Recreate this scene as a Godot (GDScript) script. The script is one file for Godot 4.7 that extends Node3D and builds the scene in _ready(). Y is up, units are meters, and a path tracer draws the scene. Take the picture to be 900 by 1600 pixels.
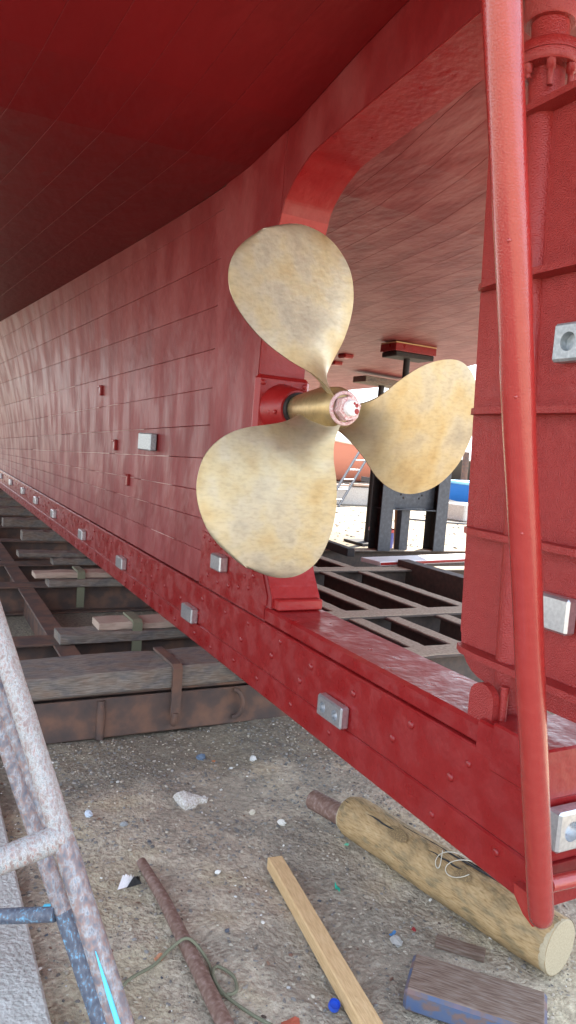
extends Node3D
# A wooden boat on a slipway seen from under its port quarter: keel along -Z, starboard = +X, ground at y = 0, metres.

const HUB_Y := 1.69
var M := {}
var rng := RandomNumberGenerator.new()
var used := {}

# ------------------------------------------------------------------ helpers
func begin(smooth := false) -> SurfaceTool:
	var st := SurfaceTool.new()
	st.begin(Mesh.PRIMITIVE_TRIANGLES)
	st.set_smooth_group(0 if smooth else -1)
	return st

func tri(st: SurfaceTool, a: Vector3, b: Vector3, c: Vector3, o: Vector3) -> void:
	# wound so that the front looks away from o
	var n := (c - a).cross(b - a)
	if n.length_squared() < 1e-16:
		return
	if n.dot((a + b + c) / 3.0 - o) < 0.0:
		var t := b
		b = c
		c = t
	st.add_vertex(a)
	st.add_vertex(b)
	st.add_vertex(c)

func quad(st: SurfaceTool, a: Vector3, b: Vector3, c: Vector3, d: Vector3, o: Vector3) -> void:
	tri(st, a, b, c, o)
	tri(st, a, c, d, o)

func cbox(st: SurfaceTool, xf: Transform3D, s: Vector3, b := 0.004) -> void:
	# box with chamfered edges
	var h := s * 0.5
	var o := xf.origin
	var P := func(sg: Array, ax: int) -> Vector3:
		var v := Vector3.ZERO
		for i in 3:
			v[i] = sg[i] * (h[i] if i == ax else h[i] - b)
		return xf * v
	for ax in 3:
		var u := (ax + 1) % 3
		var w := (ax + 2) % 3
		for sg in [-1, 1]:
			var c := []
			for k in [[-1, -1], [1, -1], [1, 1], [-1, 1]]:
				var q := [0, 0, 0]
				q[ax] = sg
				q[u] = k[0]
				q[w] = k[1]
				c.append(P.call(q, ax))
			quad(st, c[0], c[1], c[2], c[3], o)
	for ax in 3:
		var u := (ax + 1) % 3
		var w := (ax + 2) % 3
		for su in [-1, 1]:
			for sw in [-1, 1]:
				var q0 := [0, 0, 0]
				q0[u] = su
				q0[w] = sw
				var q1 := q0.duplicate()
				q0[ax] = -1
				q1[ax] = 1
				quad(st, P.call(q0, u), P.call(q1, u), P.call(q1, w), P.call(q0, w), o)
	for sx in [-1, 1]:
		for sy in [-1, 1]:
			for sz in [-1, 1]:
				var q := [sx, sy, sz]
				tri(st, P.call(q, 0), P.call(q, 1), P.call(q, 2), o)

func tube(st: SurfaceTool, pts: Array, radii: Array, n := 12, caps := true, wob := 0.0) -> void:
	var rings := []
	var up := Vector3.UP
	for i in pts.size():
		var d: Vector3 = (pts[min(i + 1, pts.size() - 1)] - pts[max(i - 1, 0)]).normalized()
		if i == 0 and absf(d.dot(up)) > 0.9:
			up = Vector3.RIGHT
		var s := d.cross(up).normalized()
		up = s.cross(d).normalized()
		var ring := []
		for k in n:
			var a := TAU * k / n
			var r: float = radii[min(i, radii.size() - 1)]
			if wob > 0.0:
				r *= 1.0 + rng.randf_range(-wob, wob)
			ring.append(pts[i] + (s * cos(a) + up * sin(a)) * r)
		rings.append(ring)
	for i in pts.size() - 1:
		var o: Vector3 = (pts[i] + pts[i + 1]) * 0.5
		for k in n:
			var k2 := (k + 1) % n
			quad(st, rings[i][k], rings[i][k2], rings[i + 1][k2], rings[i + 1][k], o)
	if caps:
		st.set_smooth_group(-1)
		for e in [0, pts.size() - 1]:
			var o2: Vector3 = pts[1] if e == 0 else pts[e - 1]
			for k in n:
				tri(st, pts[e], rings[e][k], rings[e][(k + 1) % n], o2)
		st.set_smooth_group(0)

func extrude(st: SurfaceTool, poly: Array, a: float, b: float, axis := 0) -> void:
	# poly in the plane across axis: axis 0 -> (z, y), axis 1 -> (x, z), axis 2 -> (x, y)
	var pp := PackedVector2Array(poly)
	var V := func(p: Vector2, t: float) -> Vector3:
		match axis:
			0: return Vector3(t, p.y, p.x)
			1: return Vector3(p.x, t, p.y)
		return Vector3(p.x, p.y, t)
	var idx := Geometry2D.triangulate_polygon(pp)
	var mid := (a + b) * 0.5
	for i in range(0, idx.size(), 3):
		for t in [a, b]:
			var p0: Vector3 = V.call(pp[idx[i]], t)
			var p1: Vector3 = V.call(pp[idx[i + 1]], t)
			var p2: Vector3 = V.call(pp[idx[i + 2]], t)
			var o: Vector3 = V.call((pp[idx[i]] + pp[idx[i + 1]] + pp[idx[i + 2]]) / 3.0, mid)
			tri(st, p0, p1, p2, o)
	var cw := Geometry2D.is_polygon_clockwise(pp)
	for i in pp.size():
		var p := pp[i]
		var q := pp[(i + 1) % pp.size()]
		var nrm := Vector2(q.y - p.y, p.x - q.x) * (-1.0 if cw else 1.0)
		var inside: Vector3 = V.call((p + q) * 0.5 - nrm.normalized() * 0.01, mid)
		quad(st, V.call(p, a), V.call(q, a), V.call(q, b), V.call(p, b), inside)

func mk(st: SurfaceTool, called: String, m: Material, parent: Node = self) -> MeshInstance3D:
	st.generate_normals()
	return put(st.commit(), called, m, parent)

func put(mesh: Mesh, called: String, m: Material, parent: Node = self) -> MeshInstance3D:
	var o := MeshInstance3D.new()
	o.mesh = mesh
	o.material_override = m
	o.name = numbered(called) if parent == self else called
	parent.add_child(o, true)
	return o

func numbered(called: String) -> String:
	if not used.has(called):
		used[called] = 0
		return called
	used[called] += 1
	return "%s_%03d" % [called, used[called]]

func tag(o: Node, label: String, category: String, group := "") -> void:
	o.set_meta("label", label)
	o.set_meta("category", category)
	if group != "":
		o.set_meta("group", group)

func thing(called: String, label: String, category: String, at := Vector3.ZERO, group := "") -> Node3D:
	var o := Node3D.new()
	o.name = numbered(called)
	add_child(o)
	o.position = at
	tag(o, label, category, group)
	return o

func structure(o: Node) -> void:
	o.set_meta("kind", "structure")

func box_part(called: String, m: Material, parent: Node, c: Vector3, s: Vector3, b := 0.004, basis := Basis.IDENTITY) -> MeshInstance3D:
	var st := begin()
	cbox(st, Transform3D(Basis.IDENTITY, Vector3.ZERO), s, b)
	var o := mk(st, called, m, parent)
	o.transform = Transform3D(basis, c)
	return o

# ------------------------------------------------------------------ materials
func ntex(sd: int, freq: float, stops: Array, oct := 4, size := 512, kind := FastNoiseLite.TYPE_SIMPLEX_SMOOTH, as_normal := false, bump := 6.0) -> NoiseTexture2D:
	var n := FastNoiseLite.new()
	n.seed = sd
	n.noise_type = kind
	n.frequency = freq
	n.fractal_octaves = oct
	var t := NoiseTexture2D.new()
	t.width = size
	t.height = size
	t.seamless = true
	t.noise = n
	if as_normal:
		t.as_normal_map = true
		t.bump_strength = bump
	else:
		var g := Gradient.new()
		var off := PackedFloat32Array()
		var col := PackedColorArray()
		for s in stops:
			off.append(s[0])
			col.append(s[1])
		g.offsets = off
		g.colors = col
		t.color_ramp = g
	return t

func rgb(r: int, g: int, b: int) -> Color:
	return Color(r / 255.0, g / 255.0, b / 255.0)

func grey(v: float) -> Color:
	return Color(v, v, v)

func surf(tex: Texture2D, sc: Vector3, rough := 0.6, metal := 0.0, world := false) -> StandardMaterial3D:
	var m := StandardMaterial3D.new()
	m.uv1_triplanar = true
	m.uv1_world_triplanar = world
	m.uv1_scale = sc
	m.albedo_texture = tex
	m.roughness = rough
	m.metallic = metal
	return m

func with_detail(m: StandardMaterial3D, tex: Texture2D, sc: Vector3) -> void:
	m.detail_enabled = true
	m.detail_blend_mode = BaseMaterial3D.BLEND_MODE_MUL
	m.detail_uv_layer = BaseMaterial3D.DETAIL_UV_2
	m.uv2_triplanar = true
	m.uv2_scale = sc
	m.detail_albedo = tex

func with_normal(m: StandardMaterial3D, tex: Texture2D, k: float) -> void:
	m.normal_enabled = true
	m.normal_texture = tex
	m.normal_scale = k

func flat(c: Color, rough := 0.6, metal := 0.0) -> StandardMaterial3D:
	var m := StandardMaterial3D.new()
	m.albedo_color = c
	m.roughness = rough
	m.metallic = metal
	return m

func materials() -> void:
	var red_tex := ntex(3, 0.012, [[0.0, rgb(120, 20, 24)], [0.4, rgb(127, 25, 28)], [0.5, rgb(133, 37, 39)], [0.62, rgb(139, 50, 51)], [1.0, rgb(147, 66, 66)]], 5)
	var fine := ntex(11, 0.06, [[0.0, grey(0.92)], [0.5, grey(0.98)], [1.0, grey(1.0)]], 4)
	var brush := ntex(21, 0.05, [], 4, 512, FastNoiseLite.TYPE_SIMPLEX_SMOOTH, true, 5.0)
	var peel := ntex(22, 0.16, [], 3, 512, FastNoiseLite.TYPE_SIMPLEX_SMOOTH, true, 6.0)
	var gloss := ntex(5, 0.016, [[0.0, grey(0.24)], [0.45, grey(0.33)], [0.6, grey(0.44)], [1.0, grey(0.52)]], 4)
	var satin := ntex(6, 0.016, [[0.0, grey(0.42)], [0.45, grey(0.48)], [0.6, grey(0.55)], [1.0, grey(0.62)]], 4)
	# planked wall: two coats of antifouling, brushed on in uprights
	M.red_wall = []
	for k in 3:
		var m := surf(red_tex, Vector3(0.36, 0.15, 0.36), 1.0, 0.0, true)
		m.albedo_color = [Color(1, 1, 1), Color(0.97, 0.96, 0.96), Color(1, 0.99, 0.98)][k]
		m.roughness_texture = satin
		m.metallic_specular = 0.45
		with_detail(m, fine, Vector3(2.3, 0.9, 2.3))
		with_normal(m, brush, 0.1)
		M.red_wall.append(m)
	var mk_ := surf(ntex(31, 0.02, [[0.0, rgb(132, 19, 21)], [0.5, rgb(138, 23, 25)], [1.0, rgb(144, 32, 32)]], 5), Vector3(0.8, 0.8, 0.8), 1.0, 0.0, true)
	mk_.roughness_texture = gloss
	with_detail(mk_, fine, Vector3(3, 3, 3))
	with_normal(mk_, brush, 0.12)
	M.red_keel = mk_
	var mp := surf(ntex(32, 0.02, [[0.0, rgb(148, 25, 26)], [0.5, rgb(154, 30, 30)], [1.0, rgb(160, 40, 39)]], 4), Vector3(0.9, 0.9, 0.9), 0.4, 0.0, true)
	with_detail(mp, fine, Vector3(3, 3, 3))
	with_normal(mp, brush, 0.12)
	M.red_post = mp
	var mr := surf(ntex(33, 0.02, [[0.0, rgb(138, 32, 30)], [0.5, rgb(145, 36, 33)], [1.0, rgb(151, 45, 41)]], 4), Vector3(2.0, 2.0, 2.0), 0.46, 0.0, true)
	with_normal(mr, peel, 0.5)
	M.red_rudder = mr
	var mg := surf(ntex(34, 0.02, [[0.0, rgb(146, 36, 33)], [0.5, rgb(152, 41, 37)], [1.0, rgb(158, 50, 45)]], 4), Vector3(2.6, 2.6, 2.6), 0.22, 0.0, true)
	mg.clearcoat_enabled = true
	mg.clearcoat = 0.6
	mg.clearcoat_roughness = 0.14
	with_normal(mg, peel, 0.22)
	M.red_pipe = mg
	# bottom planks: shade painted deep red to port, bounced light paler and patchy to starboard
	M.red_bottom_lit = []
	for k in 3:
		var m2 := surf(ntex(41 + k, 0.013, [[0.0, rgb(114, 28, 31)], [0.42, rgb(124, 38, 40)], [0.54, rgb(136, 58, 59)], [1.0, rgb(150, 84, 83)]], 5), Vector3(0.5, 0.5, 0.2), 0.5, 0.0, true)
		with_detail(m2, fine, Vector3(2, 2, 0.7))
		with_normal(m2, brush, 0.15)
		M.red_bottom_lit.append(m2)
	M.red_bottom_shade = []
	for k in 3:
		var m3 := surf(ntex(45, 0.013, [[0.0, rgb(116, 8, 13)], [0.5, rgb(122, 10, 15)], [1.0, rgb(128, 18, 22)]], 5), Vector3(0.4, 0.4, 0.15), 0.5, 0.0, true)
		m3.albedo_color = [Color(1, 1, 1), Color(0.97, 0.97, 0.97), Color(0.985, 1, 1)][k]
		with_normal(m3, brush, 0.1)
		M.red_bottom_shade.append(m3)
	# tarnished bronze
	var br := surf(ntex(51, 0.008, [[0.0, rgb(160, 150, 132)], [0.36, rgb(182, 170, 145)], [0.48, rgb(184, 169, 137)], [0.6, rgb(184, 167, 131)], [0.78, rgb(180, 158, 116)], [1.0, rgb(162, 136, 92)]], 4), Vector3(0.9, 0.9, 0.9), 1.0, 0.65)
	br.roughness_texture = ntex(52, 0.02, [[0.0, grey(0.34)], [0.5, grey(0.42)], [1.0, grey(0.56)]], 4)
	with_detail(br, ntex(53, 0.03, [[0.0, grey(0.9)], [0.34, grey(0.96)], [0.6, grey(1.0)], [1.0, grey(0.98)]], 5), Vector3(1.6, 3.6, 1.6))
	with_normal(br, brush, 0.08)
	M.bronze = br
	M.bronze_clean = surf(ntex(54, 0.02, [[0.0, rgb(160, 138, 98)], [1.0, rgb(190, 166, 120)]], 4), Vector3(3, 3, 3), 0.4, 0.75)
	M.zinc = surf(ntex(61, 0.03, [[0.0, rgb(190, 192, 195)], [0.6, rgb(206, 208, 211)], [1.0, rgb(218, 220, 223)]], 4), Vector3(4, 4, 4), 0.32, 0.85)
	M.zinc_dull = surf(ntex(62, 0.03, [[0.0, rgb(146, 154, 158)], [0.6, rgb(168, 175, 178)], [1.0, rgb(188, 193, 195)]], 4), Vector3(4, 4, 4), 0.45, 0.5)
	M.white_paint = surf(ntex(63, 0.03, [[0.0, rgb(214, 200, 200)], [0.5, rgb(232, 228, 228)], [1.0, rgb(240, 238, 236)]], 4), Vector3(9, 9, 9), 0.5)
	M.nut = surf(ntex(64, 0.02, [[0.0, rgb(176, 84, 86)], [0.45, rgb(204, 172, 170)], [1.0, rgb(220, 208, 206)]], 4), Vector3(8, 8, 8), 0.45)
	M.rubber = flat(rgb(34, 32, 32), 0.6)
	# steel
	M.rust = surf(ntex(71, 0.012, [[0.0, rgb(72, 62, 60)], [0.42, rgb(88, 70, 63)], [0.62, rgb(104, 78, 66)], [1.0, rgb(122, 88, 70)]], 5), Vector3(0.9, 0.9, 0.9), 0.75, 0.0, true)
	M.rust_top = M.rust
	M.grate = surf(ntex(73, 0.02, [[0.0, rgb(74, 66, 62)], [0.5, rgb(86, 75, 69)], [1.0, rgb(102, 86, 76)]], 5), Vector3(1.5, 1.5, 1.5), 0.75, 0.0, true)
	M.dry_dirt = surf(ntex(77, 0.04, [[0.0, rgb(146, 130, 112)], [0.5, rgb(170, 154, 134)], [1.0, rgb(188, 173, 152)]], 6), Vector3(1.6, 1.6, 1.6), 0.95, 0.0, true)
	M.black_steel = surf(ntex(74, 0.02, [[0.0, rgb(30, 28, 30)], [0.6, rgb(42, 37, 37)], [1.0, rgb(58, 44, 40)]], 4), Vector3(1.2, 1.2, 1.2), 0.7, 0.0, true)
	M.blue_steel = surf(ntex(75, 0.02, [[0.0, rgb(52, 55, 62)], [0.6, rgb(64, 68, 76)], [1.0, rgb(82, 85, 92)]], 4), Vector3(1.6, 1.6, 1.6), 0.5, 0.0, true)
	M.rusty_rod = surf(ntex(76, 0.03, [[0.0, rgb(92, 66, 56)], [0.45, rgb(118, 90, 78)], [0.7, rgb(136, 112, 102)], [1.0, rgb(166, 150, 144)]], 5), Vector3(3, 3, 3), 0.7)
	# wood: grain runs along local X (planks) or local Z
	var wood_bump := ntex(83, 0.04, [], 4, 512, FastNoiseLite.TYPE_SIMPLEX_SMOOTH, true, 7.0)
	M.grey_wood = surf(ntex(81, 0.03, [[0.0, rgb(92, 84, 78)], [0.4, rgb(122, 112, 103)], [0.6, rgb(136, 126, 116)], [1.0, rgb(160, 150, 140)]], 5), Vector3(0.6, 11.0, 11.0), 0.85)
	with_detail(M.grey_wood, ntex(82, 0.012, [[0.0, rgb(176, 186, 204)], [0.5, grey(0.96)], [1.0, rgb(236, 216, 204)]], 4), Vector3(1.1, 1.6, 1.6))
	with_normal(M.grey_wood, wood_bump, 0.5)
	M.pale_wood = surf(ntex(84, 0.03, [[0.0, rgb(150, 130, 116)], [0.5, rgb(174, 152, 136)], [1.0, rgb(190, 170, 154)]], 5), Vector3(0.6, 11.0, 11.0), 0.8)
	M.pine = surf(ntex(85, 0.03, [[0.0, rgb(184, 148, 104)], [0.5, rgb(204, 170, 124)], [1.0, rgb(216, 184, 140)]], 5), Vector3(9.0, 9.0, 1.0), 0.7)
	with_normal(M.pine, ntex(86, 0.05, [], 3, 512, FastNoiseLite.TYPE_SIMPLEX_SMOOTH, true, 6.0), 0.25)
	M.log = surf(ntex(87, 0.014, [[0.0, rgb(112, 104, 86)], [0.28, rgb(146, 130, 100)], [0.42, rgb(176, 150, 112)], [0.7, rgb(190, 163, 122)], [1.0, rgb(196, 174, 138)]], 5), Vector3(2.4, 2.4, 1.2), 0.75)
	with_detail(M.log, ntex(88, 0.03, [[0.0, rgb(160, 148, 124)], [0.42, rgb(232, 226, 214)], [1.0, grey(1.0)]], 5), Vector3(9.0, 9.0, 1.4))
	with_normal(M.log, wood_bump, 0.4)
	M.log_end = surf(ntex(90, 0.05, [[0.0, rgb(158, 144, 118)], [1.0, rgb(188, 174, 146)]], 4), Vector3(5, 5, 5), 0.85)
	M.knot = surf(ntex(93, 0.04, [[0.0, rgb(104, 86, 62)], [0.5, rgb(132, 110, 78)], [1.0, rgb(176, 150, 104)]], 4), Vector3(8, 8, 8), 0.8)
	M.block_side = surf(ntex(91, 0.012, [[0.0, rgb(62, 84, 124)], [0.42, rgb(78, 90, 116)], [0.56, rgb(106, 88, 86)], [1.0, rgb(132, 96, 88)]], 4), Vector3(1.6, 2.2, 2.2), 0.7)
	M.block_top = surf(ntex(92, 0.02, [[0.0, rgb(84, 66, 56)], [0.4, rgb(114, 92, 78)], [0.65, rgb(128, 110, 98)], [1.0, rgb(140, 128, 118)]], 5), Vector3(1.4, 14, 14), 0.8)
	# paint-splattered trestle
	M.splat_white = surf(ntex(101, 0.035, [[0.0, rgb(112, 84, 78)], [0.34, rgb(140, 120, 114)], [0.42, rgb(146, 142, 138)], [0.48, rgb(192, 190, 186)], [0.54, rgb(124, 126, 128)], [0.64, rgb(178, 177, 174)], [0.74, rgb(154, 120, 112)], [1.0, rgb(108, 114, 126)]], 5), Vector3(4.0, 2.4, 3.0), 0.55, 0.0, true)
	M.splat_red = surf(ntex(102, 0.035, [[0.0, rgb(78, 84, 98)], [0.36, rgb(106, 106, 114)], [0.47, rgb(138, 112, 104)], [0.55, rgb(150, 118, 107)], [0.62, rgb(140, 142, 146)], [0.74, rgb(168, 168, 170)], [0.82, rgb(120, 112, 114)], [1.0, rgb(90, 150, 190)]], 5), Vector3(3.0, 1.8, 2.4), 0.55, 0.0, true)
	M.splat_dark = surf(ntex(103, 0.03, [[0.0, rgb(56, 62, 76)], [0.5, rgb(84, 90, 104)], [0.7, rgb(112, 108, 112)], [0.78, rgb(104, 168, 206)], [1.0, rgb(150, 196, 220)]], 5), Vector3(5.0, 3.0, 4.0), 0.55, 0.0, true)
	M.blue_drip = flat(rgb(92, 196, 226), 0.4)
	M.deep_blue = flat(rgb(44, 84, 190), 0.45)
	var co := surf(ntex(111, 0.03, [[0.0, rgb(160, 156, 150)], [0.5, rgb(182, 178, 172)], [1.0, rgb(198, 195, 190)]], 6), Vector3(1.4, 1.4, 1.4), 0.9, 0.0, true)
	with_normal(co, ntex(112, 0.08, [], 4, 512, FastNoiseLite.TYPE_SIMPLEX_SMOOTH, true, 8.0), 0.5)
	M.concrete = co
	# dirt
	var di := surf(ntex(121, 0.03, [[0.0, rgb(148, 136, 120)], [0.35, rgb(172, 158, 139)], [0.55, rgb(186, 171, 150)], [0.75, rgb(196, 182, 161)], [1.0, rgb(208, 198, 182)]], 6, 1024), Vector3(0.9, 0.9, 0.9), 0.95, 0.0, true)
	di.vertex_color_use_as_albedo = true
	with_detail(di, ntex(122, 0.11, [[0.0, grey(0.7)], [0.3, grey(0.92)], [0.5, grey(1.0)], [1.0, grey(0.97)]], 5, 1024), Vector3(2.1, 2.1, 2.1))
	with_normal(di, ntex(123, 0.05, [], 6, 1024, FastNoiseLite.TYPE_SIMPLEX_SMOOTH, true, 12.0), 0.55)
	M.dirt = di
	var pb := StandardMaterial3D.new()
	pb.vertex_color_use_as_albedo = true
	pb.roughness = 0.85
	M.pebble = pb
	M.rope = surf(ntex(131, 0.08, [[0.0, rgb(84, 86, 70)], [0.5, rgb(118, 118, 96)], [1.0, rgb(142, 140, 116)]], 3), Vector3(12, 12, 12), 0.9)
	M.twine = flat(rgb(206, 200, 184), 0.8)
	M.white_stone = surf(ntex(132, 0.03, [[0.0, rgb(150, 136, 116)], [0.45, rgb(178, 168, 154)], [0.55, rgb(206, 202, 196)], [1.0, rgb(220, 218, 216)]], 4), Vector3(5, 5, 5), 0.8)

# ------------------------------------------------------------------ hull form
func wall_x(y: float, z: float) -> float:
	var t := maxf(0.0, (y - 0.68) / 2.32)
	var d := maxf(0.0, -z - 3.9)
	var s := d * d / (d + 0.9) / 7.2
	return -0.13 - 0.45 * t * t * s

func turn_y(z: float) -> float:
	var a := -z
	var low := minf(2.92 + (a - 3.6) * 0.0117, 3.4)
	var high := 3.10 + (2.25 - a) * 0.1
	return lerpf(high, low, smoothstep(2.3, 4.0, a))

func bottom_y(x: float, z: float) -> float:
	return turn_y(z) - 0.03 * maxf(0.0, absf(x) - 0.13)

func fan_x(k: float, z: float) -> float:
	# |x| of the k-th seam of the bottom planking, counted outwards from the deadwood
	var t := (-z - 0.5) / 10.8
	var a := 0.13 + k * 0.15
	var b := 0.57 + k * 0.36
	var w := maxf(0.0, t)
	if t > 1.0:
		w = 1.0 + (t - 1.0) * 0.35
	if k == 0.0 and -z < 3.9:
		return 0.13
	if k == 0.0:
		return -wall_x(turn_y(z), z)
	return lerpf(a, b, w)

func rib_strip(st: SurfaceTool, zs: Array, section: Callable) -> void:
	# sweeps a closed section (Array of Vector3 for a z) along zs
	var prev := []
	for i in zs.size():
		var cur: Array = section.call(zs[i])
		if i > 0:
			var o := Vector3.ZERO
			for v in cur: o += v
			for v in prev: o += v
			o /= (cur.size() * 2.0)
			for k in cur.size():
				var k2 := (k + 1) % cur.size()
				quad(st, prev[k], prev[k2], cur[k2], cur[k], o)
		if i == 0 or i == zs.size() - 1:
			var c := Vector3.ZERO
			for v in cur: c += v
			c /= cur.size()
			var back := c + Vector3(0, 0, -0.1 if i == 0 else 0.1)
			for k in cur.size():
				tri(st, c, cur[k], cur[(k + 1) % cur.size()], back)
		prev = cur

func spline(p: Array, n: int) -> Array:
	var out := []
	for i in p.size() - 1:
		for k in n:
			out.append(p[i].cubic_interpolate(p[i + 1], p[maxi(i - 1, 0)], p[mini(i + 2, p.size() - 1)], float(k) / n))
	out.append(p[p.size() - 1])
	return out

func zrange(a: float, b: float, n: int) -> Array:
	var r := []
	for i in n + 1:
		r.append(lerpf(a, b, float(i) / n))
	return r

func cap_mesh(r: float, h: float, n := 10) -> ArrayMesh:
	# a domed bolt head standing on the XZ... axis +X pointing out is -X in use, so dome along -X
	var st := begin(true)
	var o := Vector3(0.02, 0, 0)
	var prof := [[r * 1.0, 0.0], [r * 0.95, h * 0.45], [r * 0.7, h * 0.85], [r * 0.3, h]]
	for j in prof.size() - 1:
		for k in n:
			var a := TAU * k / n
			var b := TAU * (k + 1) / n
			quad(st, Vector3(-prof[j][1], cos(a) * prof[j][0], sin(a) * prof[j][0]), Vector3(-prof[j][1], cos(b) * prof[j][0], sin(b) * prof[j][0]),
				Vector3(-prof[j + 1][1], cos(b) * prof[j + 1][0], sin(b) * prof[j + 1][0]), Vector3(-prof[j + 1][1], cos(a) * prof[j + 1][0], sin(a) * prof[j + 1][0]), o)
	for k in n:
		tri(st, Vector3(-h * 1.02, 0, 0), Vector3(-h, cos(TAU * k / n) * r * 0.3, sin(TAU * k / n) * r * 0.3), Vector3(-h, cos(TAU * (k + 1) / n) * r * 0.3, sin(TAU * (k + 1) / n) * r * 0.3), o)
	st.generate_normals()
	return st.commit()

func anode(parent: Node, c: Vector3, s: Vector3, holes: Array, m: Material, basis := Basis.IDENTITY) -> void:
	# s = (thickness, height, length); the face looks towards -X; a round pocket with a bolt in it for each hole (z offset)
	var cs := CSGCombiner3D.new()
	cs.name = "anode"
	parent.add_child(cs, true)
	cs.transform = Transform3D(basis, c)
	var bm := CSGMesh3D.new()
	bm.name = "anode_body"
	var st := begin()
	cbox(st, Transform3D.IDENTITY, s, minf(0.007, s.x * 0.25))
	st.generate_normals()
	bm.mesh = st.commit()
	bm.material = m
	cs.add_child(bm)
	for h in holes:
		var cy := CSGCylinder3D.new()
		cy.name = "pocket"
		cy.operation = CSGShape3D.OPERATION_SUBTRACTION
		cy.radius = s.y * 0.25
		cy.height = s.x
		cy.sides = 20
		cy.rotation.z = PI / 2
		cy.position = Vector3(-s.x * 0.45, 0, h)
		cy.material = m
		cs.add_child(cy, true)

func bolt_at(parent: Node, mesh: Mesh, m: Material, p: Vector3, basis := Basis.IDENTITY) -> void:
	var o := put(mesh, "bolt", m, parent)
	o.transform = Transform3D(basis, p)

# ------------------------------------------------------------------ the boat
func build_boat() -> void:
	var boat := thing("wooden_boat", "big red-bottomed wooden boat hauled out on the slipway, seen from below its stern", "boat")
	var bolt := cap_mesh(0.0115, 0.007)
	var big_bolt := cap_mesh(0.0145, 0.009)
	# keel timbers
	var st := begin()
	rib_strip(st, zrange(-1.27, -21.0, 40), func(z):
		return [Vector3(-0.146, 0.464, z), Vector3(-0.15, 0.468, z), Vector3(-0.15, 0.676, z), Vector3(-0.145, 0.682, z), Vector3(0.145, 0.682, z), Vector3(0.15, 0.676, z), Vector3(0.15, 0.468, z), Vector3(0.146, 0.464, z)])
	var keel := mk(st, "keel_timber", M.red_keel, boat)
	st = begin()
	rib_strip(st, zrange(-1.262, -21.0, 40), func(z):
		return [Vector3(-0.142, 0.342, z), Vector3(-0.148, 0.348, z), Vector3(-0.148, 0.454, z), Vector3(-0.142, 0.46, z), Vector3(0.142, 0.46, z), Vector3(0.148, 0.454, z), Vector3(0.148, 0.348, z), Vector3(0.142, 0.342, z)])
	var shoe := mk(st, "false_keel", M.red_keel, boat)
	st = begin()
	rib_strip(st, zrange(-1.47, -3.0, 4), func(z):
		return [Vector3(-0.13, 0.684, z), Vector3(-0.136, 0.69, z), Vector3(-0.136, 0.738, z), Vector3(-0.124, 0.75, z), Vector3(0.124, 0.75, z), Vector3(0.136, 0.738, z), Vector3(0.136, 0.69, z), Vector3(0.13, 0.684, z)])
	mk(st, "keel_cap", M.red_keel, boat)
	# bolts along the keel
	for i in 46:
		var z := -1.42 - i * 0.31
		for row in 3:
			if rng.randf() < 0.12:
				continue
			var y: float = [0.405, 0.54, 0.632][row] + rng.randf_range(-0.02, 0.02)
			var zz: float = z + [0.0, 0.1, 0.17][row] + rng.randf_range(-0.04, 0.04)
			bolt_at(keel if row > 0 else shoe, big_bolt if rng.randf() < 0.4 else bolt, M.red_keel, Vector3(-0.1495 if row > 0 else -0.1475, y, zz))
	# planks of the side
	var aft := [0.688, 0.875, 1.06, 1.22, 1.41, 1.60, 1.81, 2.03, 2.27, 2.53, 2.80]
	var fwd := [0.688, 0.80, 0.90, 0.99, 1.09, 1.27, 1.51, 1.83, 2.19, 2.47, 2.80]
	var seam := func(k: int, z: float) -> float:
		if k == aft.size():
			return turn_y(z)
		return lerpf(aft[k], fwd[k], (-z - 3.9) / 10.6)
	for k in aft.size():
		st = begin()
		var push := rng.randf_range(0.0, 0.003)
		rib_strip(st, zrange(-3.8965, -20.5, 64), func(z):
			var y0: float = seam.call(k, z) + 0.0008
			var y1: float = seam.call(k + 1, z) - 0.0008
			var pz := push * smoothstep(-3.9, -4.4, z)
			var x0 := wall_x(y0, z) - pz
			var x1 := wall_x(y1, z) - pz
			var c := 0.0018
			return [Vector3(x0 + 0.05, y0, z), Vector3(x0 + c, y0, z), Vector3(x0, y0 + c, z), Vector3((x0 + x1) * 0.5 , (y0 + y1) * 0.5, z), Vector3(x1, y1 - c, z), Vector3(x1 + c, y1, z), Vector3(x1 + 0.05, y1, z)])
		mk(st, "side_plank", M.red_wall[k % 3], boat)
	var edge_glint := flat(rgb(196, 168, 160), 0.8)  # pale slivers along the seams paint the light caught on plank edges
	for f in [[6, -6.6, -9.2], [6, -5.9, -6.4], [5, -5.2, -7.8], [5, -8.4, -10.0], [4, -4.6, -6.0], [4, -6.2, -10.5], [3, -4.5, -5.2], [3, -5.4, -6.7], [3, -7.0, -9.0], [2, -5.0, -5.9], [2, -6.3, -7.2], [7, -7.6, -10.4], [1, -4.4, -4.9]]:
		st = begin()
		rib_strip(st, zrange(f[1], f[2], 8), func(z):
			var y: float = seam.call(f[0], z) + 0.0015 * sin(z * 9.0)
			var x := wall_x(y, z) - 0.0005
			var h := 0.0022 * (1.0 + 0.6 * sin(z * 13.0))
			return [Vector3(x, y - h, z), Vector3(x, y + h, z), Vector3(x + 0.01, y + h, z), Vector3(x + 0.01, y - h, z)])
		mk(st, "seam_glint", edge_glint, boat)
	st = begin()
	rib_strip(st, zrange(-3.95, -20.4, 12), func(z):
		return [Vector3(-0.085, 0.69, z), Vector3(-0.085, 1.6, z), Vector3(wall_x(turn_y(z), z) + 0.04, turn_y(z) - 0.02, z), Vector3(-wall_x(turn_y(z), z), turn_y(z) - 0.02, z), Vector3(0.13, 1.6, z), Vector3(0.13, 0.69, z)])
	mk(st, "deadwood", M.red_keel, boat)
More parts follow.
